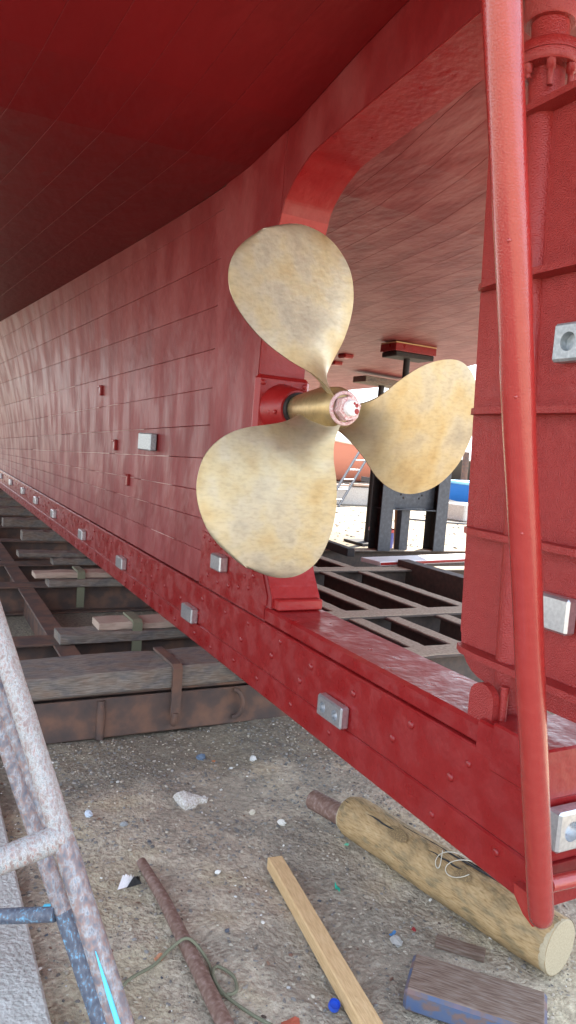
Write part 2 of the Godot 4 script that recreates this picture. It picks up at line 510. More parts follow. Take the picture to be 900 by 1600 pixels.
	# sternpost with its concave after edge; the horn timber goes aft from its head
	st = begin()
	var aft_edge := [Vector2(-2.955, 0.803)]
	aft_edge.append_array(spline([Vector2(-2.99, 0.85), Vector2(-3.04, 0.93), Vector2(-3.16, 1.15), Vector2(-3.26, 1.5), Vector2(-3.29, 1.8), Vector2(-3.27, 2.15), Vector2(-3.21, 2.47), Vector2(-3.165, 2.595)], 6))
	var post_poly := [Vector2(-3.8965, 0.6825), Vector2(-3.003, 0.6825), Vector2(-3.003, 0.752), Vector2(-2.955, 0.752)]
	post_poly.append_array(aft_edge)
	post_poly.append_array([Vector2(-3.165, 3.03), Vector2(-3.8965, 2.955)])
	extrude(st, post_poly, -0.13, 0.13)
	var post := mk(st, "sternpost", M.red_wall[0], boat)
	st = begin()
	var face := [Vector2(-2.956, 0.757)]
	face.append_array(aft_edge)
	var strip := face.duplicate()
	for i in range(face.size() - 1, -1, -1):
		strip.append(face[i] + Vector2(0.004, 0.0))
	extrude(st, strip, -0.126, 0.126)
	mk(st, "fresh_face", M.red_post, post)
	box_part("foot_block", M.red_post, boat, Vector3(0, 0.778, -2.935), Vector3(0.235, 0.05, 0.07), 0.006)
	st = begin()
	var under := spline([Vector2(-3.163, 2.597), Vector2(-3.13, 2.655), Vector2(-3.06, 2.715), Vector2(-2.97, 2.76), Vector2(-2.86, 2.793), Vector2(-2.53, 2.825), Vector2(-1.86, 2.88), Vector2(-0.9, 2.99)], 6)
	var horn_poly := under.duplicate()
	horn_poly.append_array([Vector2(-0.9, 3.25), Vector2(-3.163, 3.02)])
	extrude(st, horn_poly, -0.128, 0.128)
	var horn := mk(st, "horn_timber", M.red_wall[1], boat)
	st = begin()
	strip = under.duplicate()
	for i in range(under.size() - 1, -1, -1):
		strip.append(under[i] + Vector2(0.001, -0.004))
	extrude(st, strip, -0.124, 0.124)
	mk(st, "fresh_underside", M.red_keel, horn)
	# plate over the heel of the post
	st = begin()
	extrude(st, [Vector2(-3.88, 0.69), Vector2(-3.006, 0.69), Vector2(-3.006, 0.76), Vector2(-2.99, 0.76), Vector2(-2.99, 0.805), Vector2(-3.075, 0.932), Vector2(-3.88, 0.995)], -0.137, -0.128)
	var plate := mk(st, "heel_plate", M.red_keel, boat)
	for i in 9:
		bolt_at(plate, bolt, M.red_keel, Vector3(-0.1365, 0.965 - i * 0.008, -3.84 + i * 0.085))
	for p in [[-3.25, 0.85], [-3.2, 0.8], [-3.32, 0.78], [-3.45, 0.76], [-3.6, 0.75], [-3.75, 0.76], [-3.15, 0.87], [-3.7, 0.88]]:
		bolt_at(plate, bolt, M.red_keel, Vector3(-0.1365, p[1], p[0]))
	# stern tube
	var fl := box_part("stern_tube_flange", M.red_post, boat, Vector3(0, HUB_Y, -3.275), Vector3(0.30, 0.33, 0.05), 0.02)
	for p in [[-0.115, 0.125], [0.115, 0.125], [-0.115, -0.125], [0.115, -0.125]]:
		bolt_at(fl, big_bolt, M.red_post, Vector3(p[0], p[1], 0.025), Basis(Vector3.UP, PI / 2))
	st = begin(true)
	tube(st, [Vector3(0, HUB_Y, -3.26), Vector3(0, HUB_Y, -3.2), Vector3(0, HUB_Y, -3.1), Vector3(0, HUB_Y, -3.09)], [0.13, 0.115, 0.1, 0.09], 24)
	var tb := mk(st, "stern_tube", M.red_post, boat)
	for p in [-0.03, 0.03]:
		bolt_at(tb, bolt, M.red_post, Vector3(-0.105, HUB_Y - 0.02, -3.15 + p))
	st = begin(true)
	tube(st, [Vector3(0, HUB_Y, -3.095), Vector3(0, HUB_Y, -3.06)], [0.08, 0.08], 24)
	mk(st, "shaft_seal", M.rubber, boat)
	# zinc anodes on side, plate and keel
	anode(boat, Vector3(-0.165, 1.472, -5.0), Vector3(0.05, 0.12, 0.3), [], M.zinc_dull)
	anode(boat, Vector3(-0.162, 0.868, -3.54), Vector3(0.05, 0.085, 0.14), [], M.zinc)
	anode(boat, Vector3(-0.17, 0.514, -2.285), Vector3(0.04, 0.085, 0.18), [-0.045, 0.045], M.zinc)
	for a in [[-3.91, 0.505], [-5.48, 0.525], [-6.95, 0.535], [-8.54, 0.55], [-9.9, 0.57], [-11.2, 0.58], [-12.7, 0.59], [-14.2, 0.59]]:
		anode(boat, Vector3(-0.172, a[1], a[0]), Vector3(0.045, 0.09, 0.18), [], M.zinc)
	# small steel lugs on the side
	for p in [[1.88, -6.47], [1.42, -5.95], [1.165, -5.52]]:
		var lug := box_part("lug", M.red_keel, boat, Vector3(wall_x(p[0], p[1]) - 0.012, p[0], p[1]), Vector3(0.03, 0.09, 0.035), 0.006)
		box_part("lug_tab", M.red_keel, lug, Vector3(-0.012, 0.035, -0.03), Vector3(0.02, 0.016, 0.08), 0.004)
	# bottom planks to port and to starboard
	var NB := 16
	for side in [-1.0, 1.0]:
		for k in NB:
			st = begin()
			rib_strip(st, zrange(-0.5, -21.0, 40), func(z):
				var xa := fan_x(float(k), z) + 0.0003
				var xb := fan_x(float(k + 1), z) - 0.0003
				var ya := bottom_y(xa, z)
				var yb := bottom_y(xb, z)
				return [Vector3(side * xa, ya + 0.06, z), Vector3(side * xa, ya + 0.0012, z), Vector3(side * (xa + 0.0018), ya, z), Vector3(side * (xb - 0.0018), yb, z), Vector3(side * xb, yb + 0.0012, z), Vector3(side * xb, yb + 0.06, z)])
			mk(st, "bottom_plank", (M.red_bottom_lit if side > 0 else M.red_bottom_shade)[k % 3], boat)
	# topsides, transom, deck: what shades the slipway
	for side in [-1.0, 1.0]:
		st = begin()
		rib_strip(st, zrange(-0.5, -21.0, 20), func(z):
			var x := fan_x(float(NB), z)
			var y := bottom_y(x, z)
			return [Vector3(side * (x - 0.1), y + 0.03, z), Vector3(side * (x + 0.03), y + 0.03, z), Vector3(side * (x + 0.35), y + 1.2, z), Vector3(side * (x + 0.45), 5.6, z), Vector3(side * (x + 0.3), 5.6, z), Vector3(side * (x + 0.2), y + 1.2, z)])
		mk(st, "topside", M.red_keel, boat)
	st = begin()
	extrude(st, [Vector2(-2.5, 3.2), Vector2(2.5, 3.2), Vector2(2.9, 5.4), Vector2(-2.9, 5.4)], -0.52, -0.6, 2)
	mk(st, "transom", M.red_keel, boat)
	st = begin()
	rib_strip(st, zrange(-0.5, -21.0, 12), func(z):
		var x := fan_x(float(NB), z) + 0.25
		return [Vector3(-x, 5.1, z), Vector3(x, 5.1, z), Vector3(x, 5.2, z), Vector3(-x, 5.2, z)])
	mk(st, "deck", M.grey_wood, boat)
	box_part("collision_bulkhead", M.red_keel, boat, Vector3(0, 4.2, -20.9), Vector3(13.0, 2.2, 0.1), 0.01)
	# small red fittings on the starboard bottom
	for p in [[4.05, -9.65], [3.72, -8.82]]:
		box_part("sea_inlet", M.red_post, boat, Vector3(p[0], bottom_y(p[0], p[1]) - 0.02, p[1]), Vector3(0.16, 0.07, 0.2), 0.02)
	# heel casting that carries the rudder
	var heel := box_part("heel_casting", M.red_keel, boat, Vector3(0, 0.71, -1.365), Vector3(0.318, 0.14, 0.2), 0.006)
	box_part("casting_arm", M.red_keel, heel, Vector3(-0.02, 0.005, -0.13), Vector3(0.262, 0.1, 0.08), 0.006)
	st = begin()
	var lug_poly := []
	for i in 9:
		var a := PI * i / 8.0
		lug_poly.append(Vector2(-1.555 + cos(a) * 0.05, 0.815 + sin(a) * 0.045))
	lug_poly.append(Vector2(-1.605, 0.745))
	lug_poly.append(Vector2(-1.505, 0.745))
	extrude(st, lug_poly, -0.125, -0.1)
	mk(st, "pintle_lug", M.red_rudder, boat)
	st = begin(true)
	tube(st, [Vector3(-0.09, 0.745, -1.5), Vector3(-0.09, 0.865, -1.5)], [0.012, 0.012], 10)
	mk(st, "lug_edge", M.red_rudder, boat)
	# end of the keel
	anode(boat, Vector3(-0.045, 0.575, -1.24), Vector3(0.045, 0.11, 0.19), [-0.045, 0.05], M.zinc, Basis(Vector3.UP, PI / 2))
	# rudder guard: a pipe from the heel up to the counter, splayed out to port
	st = begin(true)
	var p0 := Vector3(-0.17, 0.375, -1.222)
	var dir := (Vector3(-0.80, 2.28, -0.98) - p0)
	var pts := [p0 - dir * 0.022, p0 - dir * 0.019, p0 - dir * 0.012]
	var rr := [0.008, 0.022, 0.030]
	for i in 30:
		pts.append(p0 + dir * (i / 29.0) * 1.5 + Vector3(sin(i * 0.9), 0, cos(i * 1.3)) * 0.0008)
		rr.append(0.0325 + 0.0004 * sin(i * 2.1))
	tube(st, pts, rr, 28)
	var guard := mk(st, "guard_pipe", M.red_pipe, boat)
	for t in [[0.52, -0.9], [0.66, -0.7], [0.80, -0.5]]:
		var q: Vector3 = p0 + dir * t[0] + Vector3(-0.026, 0, 0.019)
		var wb := put(cap_mesh(0.004, 0.004), "weld_spatter", M.red_pipe, guard)
		wb.transform = Transform3D(Basis(Vector3.UP, 0.6), q)
	st = begin(true)
	tube(st, [Vector3(-0.16, 0.45, -1.215), Vector3(0.02, 0.446, -1.205), Vector3(0.16, 0.45, -1.215)], [0.021, 0.02, 0.021], 14)
	mk(st, "guard_crossbar", M.red_pipe, boat)
	st = begin()
	extrude(st, [Vector2(-1.31, 0.40), Vector2(-1.22, 0.40), Vector2(-1.21, 0.345), Vector2(-1.235, 0.325), Vector2(-1.27, 0.338), Vector2(-1.305, 0.37)], -0.178, -0.145)
	mk(st, "guard_foot", M.red_pipe, boat)

func build_rudder() -> void:
	var r := thing("rudder", "red steel plate rudder with horizontal stiffeners hung aft of the bronze propeller", "rudder")
	var st := begin()
	var poly := [Vector2(-1.795, 0.95)]
	for i in 7:
		var a := PI + (PI / 2) * i / 6.0
		poly.append(Vector2(-1.66 + cos(a) * 0.13, 0.945 + sin(a) * 0.125))
	poly.append_array([Vector2(-1.45, 0.82), Vector2(-0.62, 0.83), Vector2(-0.55, 0.9), Vector2(-0.52, 2.45), Vector2(-0.6, 2.54), Vector2(-1.89, 2.54)])
	extrude(st, poly, -0.014, 0.014)
	mk(st, "rudder_blade", M.red_rudder, r)
	for y in [0.905, 1.285, 1.665, 2.06, 2.54]:
		st = begin()
		var fz: float = -1.79 - (y - 0.905) * 0.058
		var pl := [Vector2(-0.014, fz), Vector2(-0.035, fz + 0.008), Vector2(-0.06, fz + 0.05), Vector2(-0.072, fz + 0.13), Vector2(-0.075, -0.7), Vector2(-0.014, -0.56), Vector2(0.014, -0.56), Vector2(0.075, -0.7), Vector2(0.072, fz + 0.13), Vector2(0.035, fz + 0.008)]
		extrude(st, pl, y - 0.01, y + 0.01, 1)
		mk(st, "stiffener", M.red_rudder, r)
	st = begin(true)
	tube(st, [Vector3(-0.0, 0.74, -1.565), Vector3(0, 1.2, -1.585), Vector3(0, 2.2, -1.66), Vector3(0, 2.67, -1.68)], [0.048, 0.05, 0.05, 0.05], 24)
	mk(st, "rudder_stock", M.red_rudder, r)
	st = begin(true)
	tube(st, [Vector3(0, 2.662, -1.68), Vector3(0, 2.668, -1.68), Vector3(0, 2.69, -1.68)], [0.09, 0.096, 0.096], 36)
	tube(st, [Vector3(0, 2.693, -1.68), Vector3(0, 2.718, -1.68), Vector3(0, 2.724, -1.68)], [0.096, 0.096, 0.09], 36)
	tube(st, [Vector3(0, 2.685, -1.68), Vector3(0, 2.7, -1.68)], [0.093, 0.093], 36)
	var cp := mk(st, "coupling_flange", M.red_rudder, r)
	for k in 7:
		var a := TAU * k / 7.0 + 0.45
		var q := Vector3(cos(a) * 0.076, 2.645, -1.68 + sin(a) * 0.076)
		st = begin(true)
		tube(st, [q + Vector3(0, 0.03, 0), q + Vector3(0, -0.008, 0), q + Vector3(0.001, -0.009, 0), q + Vector3(0.002, -0.022 - 0.016 * (k % 3), 0.001)], [0.014, 0.014, 0.009, 0.009], 6)
		mk(st, "coupling_bolt", M.red_rudder, cp)
	st = begin(true)
	tube(st, [Vector3(0, 2.715, -1.68), Vector3(0, 2.81, -1.688)], [0.054, 0.054], 24)
	mk(st, "upper_stock", M.red_rudder, r)
	st = begin(true)
	tube(st, [Vector3(0, 2.80, -1.688), Vector3(0, 2.806, -1.688), Vector3(0, 3.2, -1.71)], [0.07, 0.077, 0.077], 28)
	mk(st, "stock_sleeve", M.red_rudder, r)
	anode(r, Vector3(-0.036, 1.85, -1.40), Vector3(0.045, 0.105, 0.19), [-0.04], M.zinc_dull)
	anode(r, Vector3(-0.036, 1.105, -1.40), Vector3(0.04, 0.1, 0.12), [], M.zinc)

func build_propeller() -> void:
	var pr := thing("propeller", "three-bladed tarnished bronze ship propeller in front of the red sternpost", "propeller", Vector3(0, HUB_Y, -2.78))
	var st := begin(true)
	tube(st, [Vector3(0, 0, -0.29), Vector3(0, 0, -0.28), Vector3(0, 0, -0.2), Vector3(0, 0, -0.05), Vector3(0, 0, 0.06), Vector3(0, 0, 0.1), Vector3(0, 0, 0.11)], [0.06, 0.07, 0.08, 0.098, 0.094, 0.082, 0.07], 32)
	mk(st, "hub", M.bronze_clean, pr)
	var rs := [0.06, 0.11, 0.16, 0.22, 0.30, 0.40, 0.50, 0.60, 0.67, 0.72, 0.755, 0.778, 0.788]
	var up := [30.0, 28.0, 29.0, 33.0, 38.0, 40.0, 39.5, 37.2, 34.5, 31.0, 27.0, 21.8, 15.0]
	var dn := [-32.0, -28.0, -27.0, -29.0, -31.5, -33.0, -31.5, -27.0, -21.0, -15.0, -8.5, -2.0, 6.5]
	var R := []
	var U := []
	var D := []
	for i in rs.size() - 1:
		for k in 4:
			var t := k / 4.0
			var i0 := maxi(i - 1, 0)
			var i3 := mini(i + 2, rs.size() - 1)
			R.append(cubic_interpolate(rs[i], rs[i + 1], rs[i0], rs[i3], t))
			U.append(cubic_interpolate(up[i], up[i + 1], up[i0], up[i3], t))
			D.append(cubic_interpolate(dn[i], dn[i + 1], dn[i0], dn[i3], t))
	R.append_array([0.789, 0.7915, 0.7925])
	U.append_array([13.5, 12.8, 12.0])
	D.append_array([7.5, 9.3, 10.8])
	rs = R
	up = U
	dn = D
	var NU := 24
	for b in 3:
		var a0 := deg_to_rad(110.0 + 120.0 * b)
		var P := func(i: int, u: float, side: float) -> Vector3:
			var r: float = rs[i]
			var th := deg_to_rad(lerpf(dn[i], up[i], u))
			var thick := 0.003 + 0.011 * (1.0 - pow(absf(u * 2.0 - 1.0), 2.5)) * (1.15 - r)
			thick += 0.016 * (1.0 - smoothstep(0.08, 0.26, r))
			var z := 0.03 + 0.13 * th - 0.015 * r + 0.01 * sin(u * PI) + side * thick
			z += lerpf(1.0, 0.0, smoothstep(0.06, 0.34, r)) * (0.05 * (u * 2.0 - 1.0) - 0.045)
			return Vector3(r * cos(a0 + th), r * sin(a0 + th), z)
		st = begin(true)
		for side in [-1.0, 1.0]:
			for i in rs.size() - 1:
				for j in NU:
					var u0 := float(j) / NU
					var u1 := float(j + 1) / NU
					var q0: Vector3 = P.call(i, u0, side)
					var q1: Vector3 = P.call(i, u1, side)
					var q2: Vector3 = P.call(i + 1, u1, side)
					var q3: Vector3 = P.call(i + 1, u0, side)
					quad(st, q0, q1, q2, q3, (q0 + q2) * 0.5 - Vector3(0, 0, side * 0.05))
		st.set_smooth_group(1)
		for i in rs.size() - 1:
			for u in [0.0, 1.0]:
				quad(st, P.call(i, u, -1.0), P.call(i + 1, u, -1.0), P.call(i + 1, u, 1.0), P.call(i, u, 1.0), P.call(i, 0.5, 0.0))
		for j in NU:
			quad(st, P.call(rs.size() - 1, float(j) / NU, -1.0), P.call(rs.size() - 1, float(j + 1) / NU, -1.0), P.call(rs.size() - 1, float(j + 1) / NU, 1.0), P.call(rs.size() - 1, float(j) / NU, 1.0), Vector3.ZERO)
		mk(st, "blade", M.bronze, pr)
	# lock ring, hexagon nut and shaft end
	st = begin(true)
	var ring := []
	for k in 33:
		var a := TAU * k / 32.0
		ring.append(Vector3(cos(a) * 0.066, sin(a) * 0.066, 0.118))
	tube(st, ring, [0.009], 8, false)
	mk(st, "lock_ring", M.nut, pr)
	st = begin()
	var hexa := []
	for k in 6:
		hexa.append(Vector2(cos(TAU * k / 6.0 + 0.3) * 0.055, sin(TAU * k / 6.0 + 0.3) * 0.055))
	extrude(st, hexa, 0.1, 0.165, 2)
	mk(st, "nut", M.nut, pr)
	st = begin(true)
	tube(st, [Vector3(0, 0, 0.12), Vector3(0, 0, 0.182), Vector3(0, 0, 0.186)], [0.034, 0.034, 0.03], 24)
	var se := mk(st, "shaft_end", M.white_paint, pr)
	for p in [[0.018, 0.012, 0.009], [0.02, -0.012, 0.012], [0.006, 0.02, 0.006]]:
		var d := put(cap_mesh(p[2], 0.002), "paint_daub", M.red_post, se)
		d.transform = Transform3D(Basis(Vector3.UP, PI / 2), Vector3(p[0], p[1], 0.186))

# ------------------------------------------------------------------ slipway
func i_beam(parent: Node, c: Vector3, length: float, h: float, w: float, along_x: bool, top: Material, web: Material, called := "beam", dirty := false) -> void:
	# c = middle of the beam's base
	var t := 0.016
	var sx := length if along_x else w
	var sz := w if along_x else length
	var f := box_part(called, top, parent, c + Vector3(0, h - t * 0.5, 0), Vector3(sx, t, sz), 0.003)
	box_part("web", web, f, Vector3(0, -h * 0.5, 0), Vector3(length if along_x else 0.014, h - t * 1.0 - 0.004, 0.014 if along_x else length), 0.002)
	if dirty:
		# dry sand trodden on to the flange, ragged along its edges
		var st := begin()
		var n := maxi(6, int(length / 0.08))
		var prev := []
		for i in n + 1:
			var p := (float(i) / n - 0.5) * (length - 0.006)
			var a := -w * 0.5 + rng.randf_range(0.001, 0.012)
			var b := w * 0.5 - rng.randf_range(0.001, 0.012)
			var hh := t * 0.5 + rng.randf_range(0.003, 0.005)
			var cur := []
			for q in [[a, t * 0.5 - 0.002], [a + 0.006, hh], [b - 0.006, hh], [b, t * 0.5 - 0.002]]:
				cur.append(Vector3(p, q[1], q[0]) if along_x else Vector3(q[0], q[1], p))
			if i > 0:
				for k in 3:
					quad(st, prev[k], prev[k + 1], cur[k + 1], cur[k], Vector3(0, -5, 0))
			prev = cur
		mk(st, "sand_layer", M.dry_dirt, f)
	box_part("bottom_flange", web, f, Vector3(0, -h + t, 0), Vector3(sx - 0.004, t, sz - 0.004), 0.003)

func build_slipway() -> void:
	var cr := thing("slipway_cradle", "rusty steel cradle of crossed beams under the red keel", "cradle")
	var zs := [-3.56, -4.46, -6.12, -7.1, -8.6, -9.8, -11.1, -12.4, -13.8, -15.2, -16.6, -18.0]
	for i in zs.size():
		i_beam(cr, Vector3(-1.3, 0.0, zs[i]), 3.6, 0.235, 0.2, true, M.rust_top, M.rust, "cross_beam")
	# face plates of the nearest beam, with ribs and a lifting eye
	box_part("face_plate", M.rust, cr, Vector3(-1.3, 0.108, -3.456), Vector3(3.6, 0.2, 0.012), 0.003)
	for x in [-0.77, -1.6]:
		var st0 := begin(true)
		tube(st0, [Vector3(x, 0.005, -3.447), Vector3(x, 0.1, -3.443), Vector3(x, 0.2, -3.447)], [0.02, 0.022, 0.02], 10)
		mk(st0, "rib", M.rust_top, cr)
	var st := begin(true)
	var eye := []
	for k in 9:
		var a := -PI / 2 + PI * k / 8.0
		eye.append(Vector3(-0.06 + cos(a) * 0.04, 0.12 + sin(a) * 0.075, -3.445 + cos(a) * 0.03))
	tube(st, eye, [0.013], 8)
	mk(st, "lifting_eye", M.rust_top, cr)
	for x in [-0.79, -2.2]:
		for i in zs.size() - 1:
			var L: float = zs[i] - zs[i + 1] - 0.21
			box_part("long_beam", M.rust_top, cr, Vector3(x, 0.222, (zs[i] + zs[i + 1]) * 0.5), Vector3(0.12, 0.014, L), 0.003)
			box_part("long_web", M.rust, cr, Vector3(x, 0.108, (zs[i] + zs[i + 1]) * 0.5), Vector3(0.014, 0.208, L), 0.002)
	# starboard frame, dusty on top and dark below
	var fr := thing("floor_grating", "steel floor frame with sand trodden on its bars, on the keel's far side", "grating")
	var tz := [-3.35, -4.27, -6.0, -7.25]
	for i in tz.size():
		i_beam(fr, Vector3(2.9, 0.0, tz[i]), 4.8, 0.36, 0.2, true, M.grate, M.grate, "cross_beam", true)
	for i in tz.size() - 1:
		for x in [0.75, 1.16, 1.47, 1.92, 2.35]:
			var L: float = tz[i] - tz[i + 1] - 0.21
			if i == 2 and x < 1.2: continue
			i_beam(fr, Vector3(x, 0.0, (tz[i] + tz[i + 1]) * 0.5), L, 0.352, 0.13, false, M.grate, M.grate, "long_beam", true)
	box_part("deep_beam", M.grate, fr, Vector3(3.02, 0.22, -5.4), Vector3(0.14, 0.42, 1.5), 0.004)
	var sb := box_part("steel_bar", M.black_steel, self, Vector3(2.78, 0.41, -7.35), Vector3(0.09, 0.09, 1.3), 0.004, Basis(Vector3.UP, -0.1))
	sb.name = numbered("steel_bar")
	tag(sb, "black steel bar lying across the far end of the dusty floor grating", "steel bar")
	var bd := box_part("painted_board", M.white_paint, self, Vector3(3.6, 0.385, -6.42), Vector3(1.85, 0.045, 0.3), 0.004, Basis(Vector3.UP, 0.16))
	bd.name = numbered("painted_board")
	tag(bd, "pale board with a red painted edge lying across the dark floor grating", "board")
	box_part("red_edge", M.red_pipe, bd, Vector3(0, 0.0, 0.152), Vector3(1.84, 0.03, 0.006), 0.002)

func beam_timber(x0: float, x1: float, y: float, h: float, z: float, d: float, m: Material, label: String, turn := 0.0) -> Node3D:
	var st := begin()
	var L := x1 - x0
	var n := 10
	var sec := func(x: float) -> Array:
		var j := func() -> float: return rng.randf_range(-0.007, 0.007)
		var c := 0.008
		return [Vector3(x, c + j.call(), d * 0.5), Vector3(x, h - c + j.call(), d * 0.5 + j.call()), Vector3(x, h + j.call(), d * 0.5 - c), Vector3(x, h + j.call(), -d * 0.5 + c), Vector3(x, h - c, -d * 0.5), Vector3(x, 0, -d * 0.5), Vector3(x, 0, d * 0.5 - c)]
	var prev := []
	for i in n + 1:
		var x := -L * 0.5 + L * i / n
		var cur: Array = sec.call(x)
		var o := Vector3(x - L / n * 0.5, h * 0.5, 0)
		if i > 0:
			for k in cur.size():
				var k2 := (k + 1) % cur.size()
				quad(st, prev[k], prev[k2], cur[k2], cur[k], o)
		if i == 0 or i == n:
			var c2 := Vector3(x, h * 0.5, 0)
			for k in cur.size():
				tri(st, c2, cur[k], cur[(k + 1) % cur.size()], Vector3.ZERO)
		prev = cur
	var t := mk(st, "timber_block", m, self)
	t.position = Vector3((x0 + x1) * 0.5, y, z)
	t.rotation.y = turn
	tag(t, label, "timber", "timbers bearing the keel")
	return t

func build_timbers() -> void:
	beam_timber(-1.16, 0.35, 0.236, 0.106, -3.6, 0.32, M.grey_wood, "thick grey weathered timber on the beam closest to the rudder, strapped down under the keel", 0.03)
	beam_timber(-0.82, 0.4, 0.236, 0.06, -4.42, 0.2, M.grey_wood, "grey timber under a shorter pinkish board, on the second beam", 0.02)
	beam_timber(-0.58, 0.4, 0.297, 0.045, -4.46, 0.2, M.pale_wood, "short pale pinkish board lying on a grey timber, on the second beam", -0.01)
	beam_timber(-0.62, 0.4, 0.236, 0.06, -6.05, 0.2, M.grey_wood, "grey timber smeared with blue paint on the third beam", 0.0)
	beam_timber(-0.72, 0.4, 0.297, 0.045, -6.12, 0.18, M.pale_wood, "pale board on top of the blue-smeared timber of the third beam", 0.02)
	beam_timber(-0.42, 0.4, 0.236, 0.06, -7.05, 0.18, M.grey_wood, "lower grey timber of the pair on the fourth beam", 0.0)
	beam_timber(-0.72, 0.4, 0.297, 0.045, -7.14, 0.18, M.grey_wood, "upper grey board of the pair on the fourth beam", 0.01)
	var zz := [-8.6, -9.8, -11.1, -12.4, -13.8]
	for i in zz.size():
		beam_timber(-0.5 - 0.08 * (i % 2), 0.4, 0.236, 0.105, zz[i], 0.2, M.grey_wood, "grey keel timber on the %s beam, counted forward from the rudder" % ["fifth", "sixth", "seventh", "eighth", "ninth"][i], 0.0)
	# straps that hold the timbers
	var s := thing("hook_strap", "rusty flat strap hooked over the thick timber closest to the rudder", "strap")
	var st := begin()
	extrude(st, [Vector2(-3.76, 0.346), Vector2(-3.43, 0.352), Vector2(-3.418, 0.33), Vector2(-3.415, 0.1), Vector2(-3.402, 0.1), Vector2(-3.403, 0.345), Vector2(-3.425, 0.366), Vector2(-3.76, 0.36)], -0.425, -0.375)
	mk(st, "strap_band", M.rust_top, s)
	st = begin(true)
	tube(st, [Vector3(-0.4, 0.115, -3.402), Vector3(-0.405, 0.07, -3.4), Vector3(-0.4, 0.05, -3.42)], [0.018, 0.02, 0.015], 8)
	mk(st, "hook", M.rust_top, s)
	for a in [[-4.46, -0.35, "greenish strap around the short pinkish board of the second beam"], [-6.12, -0.36, "narrow strap around the pale board of the third beam"]]:
		var o := thing("timber_strap", a[2], "strap")
		st = begin()
		var z: float = a[0]
		extrude(st, [Vector2(z - 0.12, 0.345), Vector2(z + 0.105, 0.35), Vector2(z + 0.122, 0.34), Vector2(z + 0.125, 0.06), Vector2(z + 0.138, 0.06), Vector2(z + 0.135, 0.35), Vector2(z + 0.11, 0.365), Vector2(z - 0.12, 0.36)], a[1] - 0.03, a[1] + 0.03)
		mk(st, "strap_band", M.rope, o)

func build_stand() -> void:
	var s := thing("hull_stand", "dark steel shoring stand with a padded jack head under the far side of the hull", "shoring stand")
	for x in [3.46, 4.3]:
		i_leg(s, x)
	box_part("cross_plate", M.blue_steel, s, Vector3(3.88, 1.03, -7.25), Vector3(0.72, 0.3, 0.02), 0.003)
	box_part("lower_rail", M.blue_steel, s, Vector3(3.88, 0.87, -7.25), Vector3(0.94, 0.014, 0.22), 0.003)
	box_part("middle_post", M.blue_steel, s, Vector3(3.8, 0.61, -7.26), Vector3(0.13, 0.5, 0.1), 0.004)
	box_part("top_rail", M.blue_steel, s, Vector3(3.88, 1.6, -7.25), Vector3(0.98, 0.12, 0.24), 0.004)
	var st := begin(true)
	tube(st, [Vector3(3.63, 1.65, -7.25), Vector3(3.63, 2.7, -7.25)], [0.04, 0.04], 12)
	mk(st, "jack_screw", M.black_steel, s)
	box_part("jack_head", M.black_steel, s, Vector3(3.64, 2.715, -7.25), Vector3(0.56, 0.06, 0.3), 0.01)
	box_part("pad_timber", M.red_keel, s, Vector3(3.64, 2.79, -7.25), Vector3(0.6, 0.09, 0.32), 0.006)
	box_part("pad_face", M.pine, s, Vector3(3.64, 2.843, -7.25), Vector3(0.6, 0.014, 0.32), 0.003)
	for x in [-0.16, -0.12, 0.12, 0.16]:
		var o := put(cap_mesh(0.014, 0.006), "rivet", M.black_steel, s)
		o.transform = Transform3D(Basis(Vector3.UP, PI / 2), Vector3(3.88 + x, 1.03 + (0.02 if absf(x) > 0.14 else -0.02), -7.239))
	var s2 := thing("hull_stand", "second shoring stand with a dark timber head, farther along the hull behind the first", "shoring stand")
	st = begin(true)
	tube(st, [Vector3(5.3, 0.0, -10.2), Vector3(5.3, 2.68, -10.2)], [0.07, 0.05], 12)
	mk(st, "post", M.black_steel, s2)
	box_part("pad_timber", M.grey_wood, s2, Vector3(5.3, 2.72, -10.2), Vector3(0.9, 0.1, 0.4), 0.008, Basis(Vector3.FORWARD, 0.03))
	box_part("base_plate", M.black_steel, s2, Vector3(5.3, 0.02, -10.2), Vector3(0.6, 0.04, 0.6), 0.006)

func i_leg(parent: Node, x: float) -> void:
	var f := box_part("column", M.blue_steel, parent, Vector3(x, 0.955, -7.14), Vector3(0.18, 1.19, 0.016), 0.003)
	box_part("column_web", M.black_steel, f, Vector3(0, 0, -0.1), Vector3(0.016, 1.19, 0.18), 0.003)
	box_part("column_flange", M.black_steel, f, Vector3(0, 0, -0.2), Vector3(0.18, 1.19, 0.016), 0.003)

# ------------------------------------------------------------------ ground and what lies on it
var gn := FastNoiseLite.new()
var gn2 := FastNoiseLite.new()
var gn3 := FastNoiseLite.new()

func ground_y(x: float, z: float) -> float:
	var near := 1.0 - smoothstep(6.0, 14.0, Vector2(x, z + 2.0).length())
	return (gn.get_noise_2d(x, z) * 0.024 + gn2.get_noise_2d(x, z) * 0.012) * near - 0.006

func axis_steps(lo: float, hi: float, fine: float, far: float) -> Array:
	var a := []
	var v := lo
	while v < hi:
		a.append(v)
		v += fine
	var w := fine
	while v < far:
		a.append(v)
		w *= 1.22
		v += w
	a.append(far)
	w = fine
	v = lo - w
	while v > -far:
		a.push_front(v)
		w *= 1.22
		v -= w
	a.push_front(-far)
	return a

